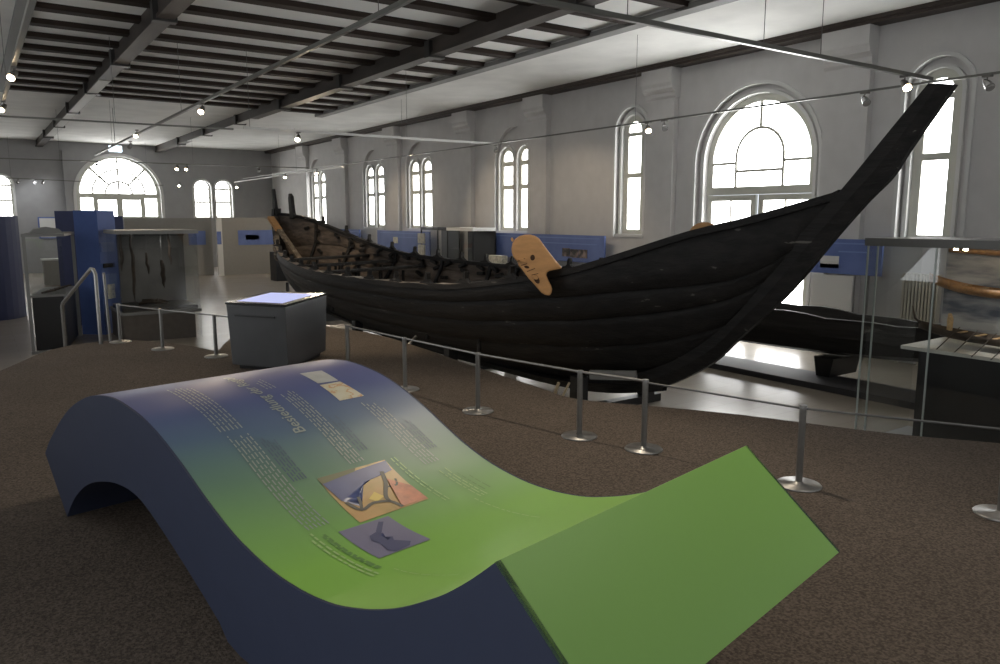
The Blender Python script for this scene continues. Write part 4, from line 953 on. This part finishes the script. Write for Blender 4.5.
for i,(p,l) in enumerate(lamps_on):
    o=pon if i==0 else copy_tree(pon); o.location=p; o['label']=l
for i,(p,l) in enumerate(lamps_off):
    o=poff if i==0 else copy_tree(poff); o.location=p; o['label']=l
ex=thing('emergency_sign','small glowing white emergency sign above the half-round window','sign',(4.35,29.8,5.05))
MB().box(4.15,29.78,4.98,4.55,29.84,5.18).build('sign_box',M['exit'],ex); MB().tube([(4.35,29.8,5.18),(4.35,29.8,CH)],.01,6).build('hanger',M['wire'],ex)

# ------------------------------------------------------------------ light
def add_spot(p,tgt,power,ang,col=(1,.80,.56),size=.08,blend=.6):
    l=bpy.data.lights.new('spot_lamp','SPOT'); l.energy=power; l.spot_size=math.radians(ang); l.spot_blend=blend; l.color=col; l.shadow_soft_size=size
    o=bpy.data.objects.new('spot_lamp',l); COL.objects.link(o); o.location=p; d=Vector(tgt)-Vector(p); o.rotation_euler=d.to_track_quat('-Z','Y').to_euler()
add_spot((6.4,17.55,4.5),(7.6,19.8,1.6),260,60)
add_spot((11.5,11.4,4.5),(8.8,15.5,1.4),120,70)
add_spot((11.55,30.0,4.45),(9.2,23,2.0),420,70)
add_spot((11.5,33.5,4.45),(11.8,37.2,1.4),130,80)
add_spot((3.9,23.1,4.8),(3.3,18.9,1.4),120,60)
add_spot((6.6,31,4.5),(7.5,37.5,1.2),60,90)
add_spot((3.9,16,4.8),(2.9,10.5,1.1),170,70)
add_spot((11.5,22,4.6),(14.3,20,1.7),70,110)
add_spot((11.5,28,4.6),(14.3,27,1.7),70,110)
add_spot((11.5,16,4.6),(14.3,17,1.7),60,110)
add_spot((9.0,4.15,2.36),(9.4,2.6,1.3),16,100,(1,.97,.93),.05)
add_spot((9.0,4.05,2.36),(9.1,2.4,1.3),12,100,(1,.9,.78),.05)
add_spot((5.2,5.9,4.5),(6.15,8.17,2.1),60,35,(1,.85,.66))  # added lamp without a fixture, brightens the carved head
add_spot((3.98,4.7,4.85),(1.3,4.0,1.1),240,125,(1,.86,.68),.07)
add_spot((3.98,1.2,4.8),(3.6,1.2,1.1),100,125,(1,.95,.88),.5)  # unseen soft lamp added overhead to brighten the platform
add_spot((3.98,9.5,4.8),(3.0,10.5,1.1),50,100,(1,.88,.72),.3)  # fill lamp added with no fixture, lifts the carpet by the kiosk
add_spot((2.5,42.3,4.4),(3.2,44.1,2.8),60,110,(.95,.97,1))
add_spot((3.5,18.6,2.3),(3.6,19.9,1.3),22,75,(1,.95,.9),.1,1)  # small lamp added inside the stake case to brighten its backing
add_spot((3.95,9,4.9),(5.0,10.5,0),160,70)
wd=bpy.data.worlds.new('world'); S.world=wd; wd.use_nodes=True
wd.node_tree.nodes['Background'].inputs[0].default_value=(.85,.92,1,1); wd.node_tree.nodes['Background'].inputs[1].default_value=1.0
vs_=S.view_settings; vs_.view_transform='Standard'; vs_.look='None'; vs_.gamma=1; vs_.use_curve_mapping=False; vs_.exposure=0.42
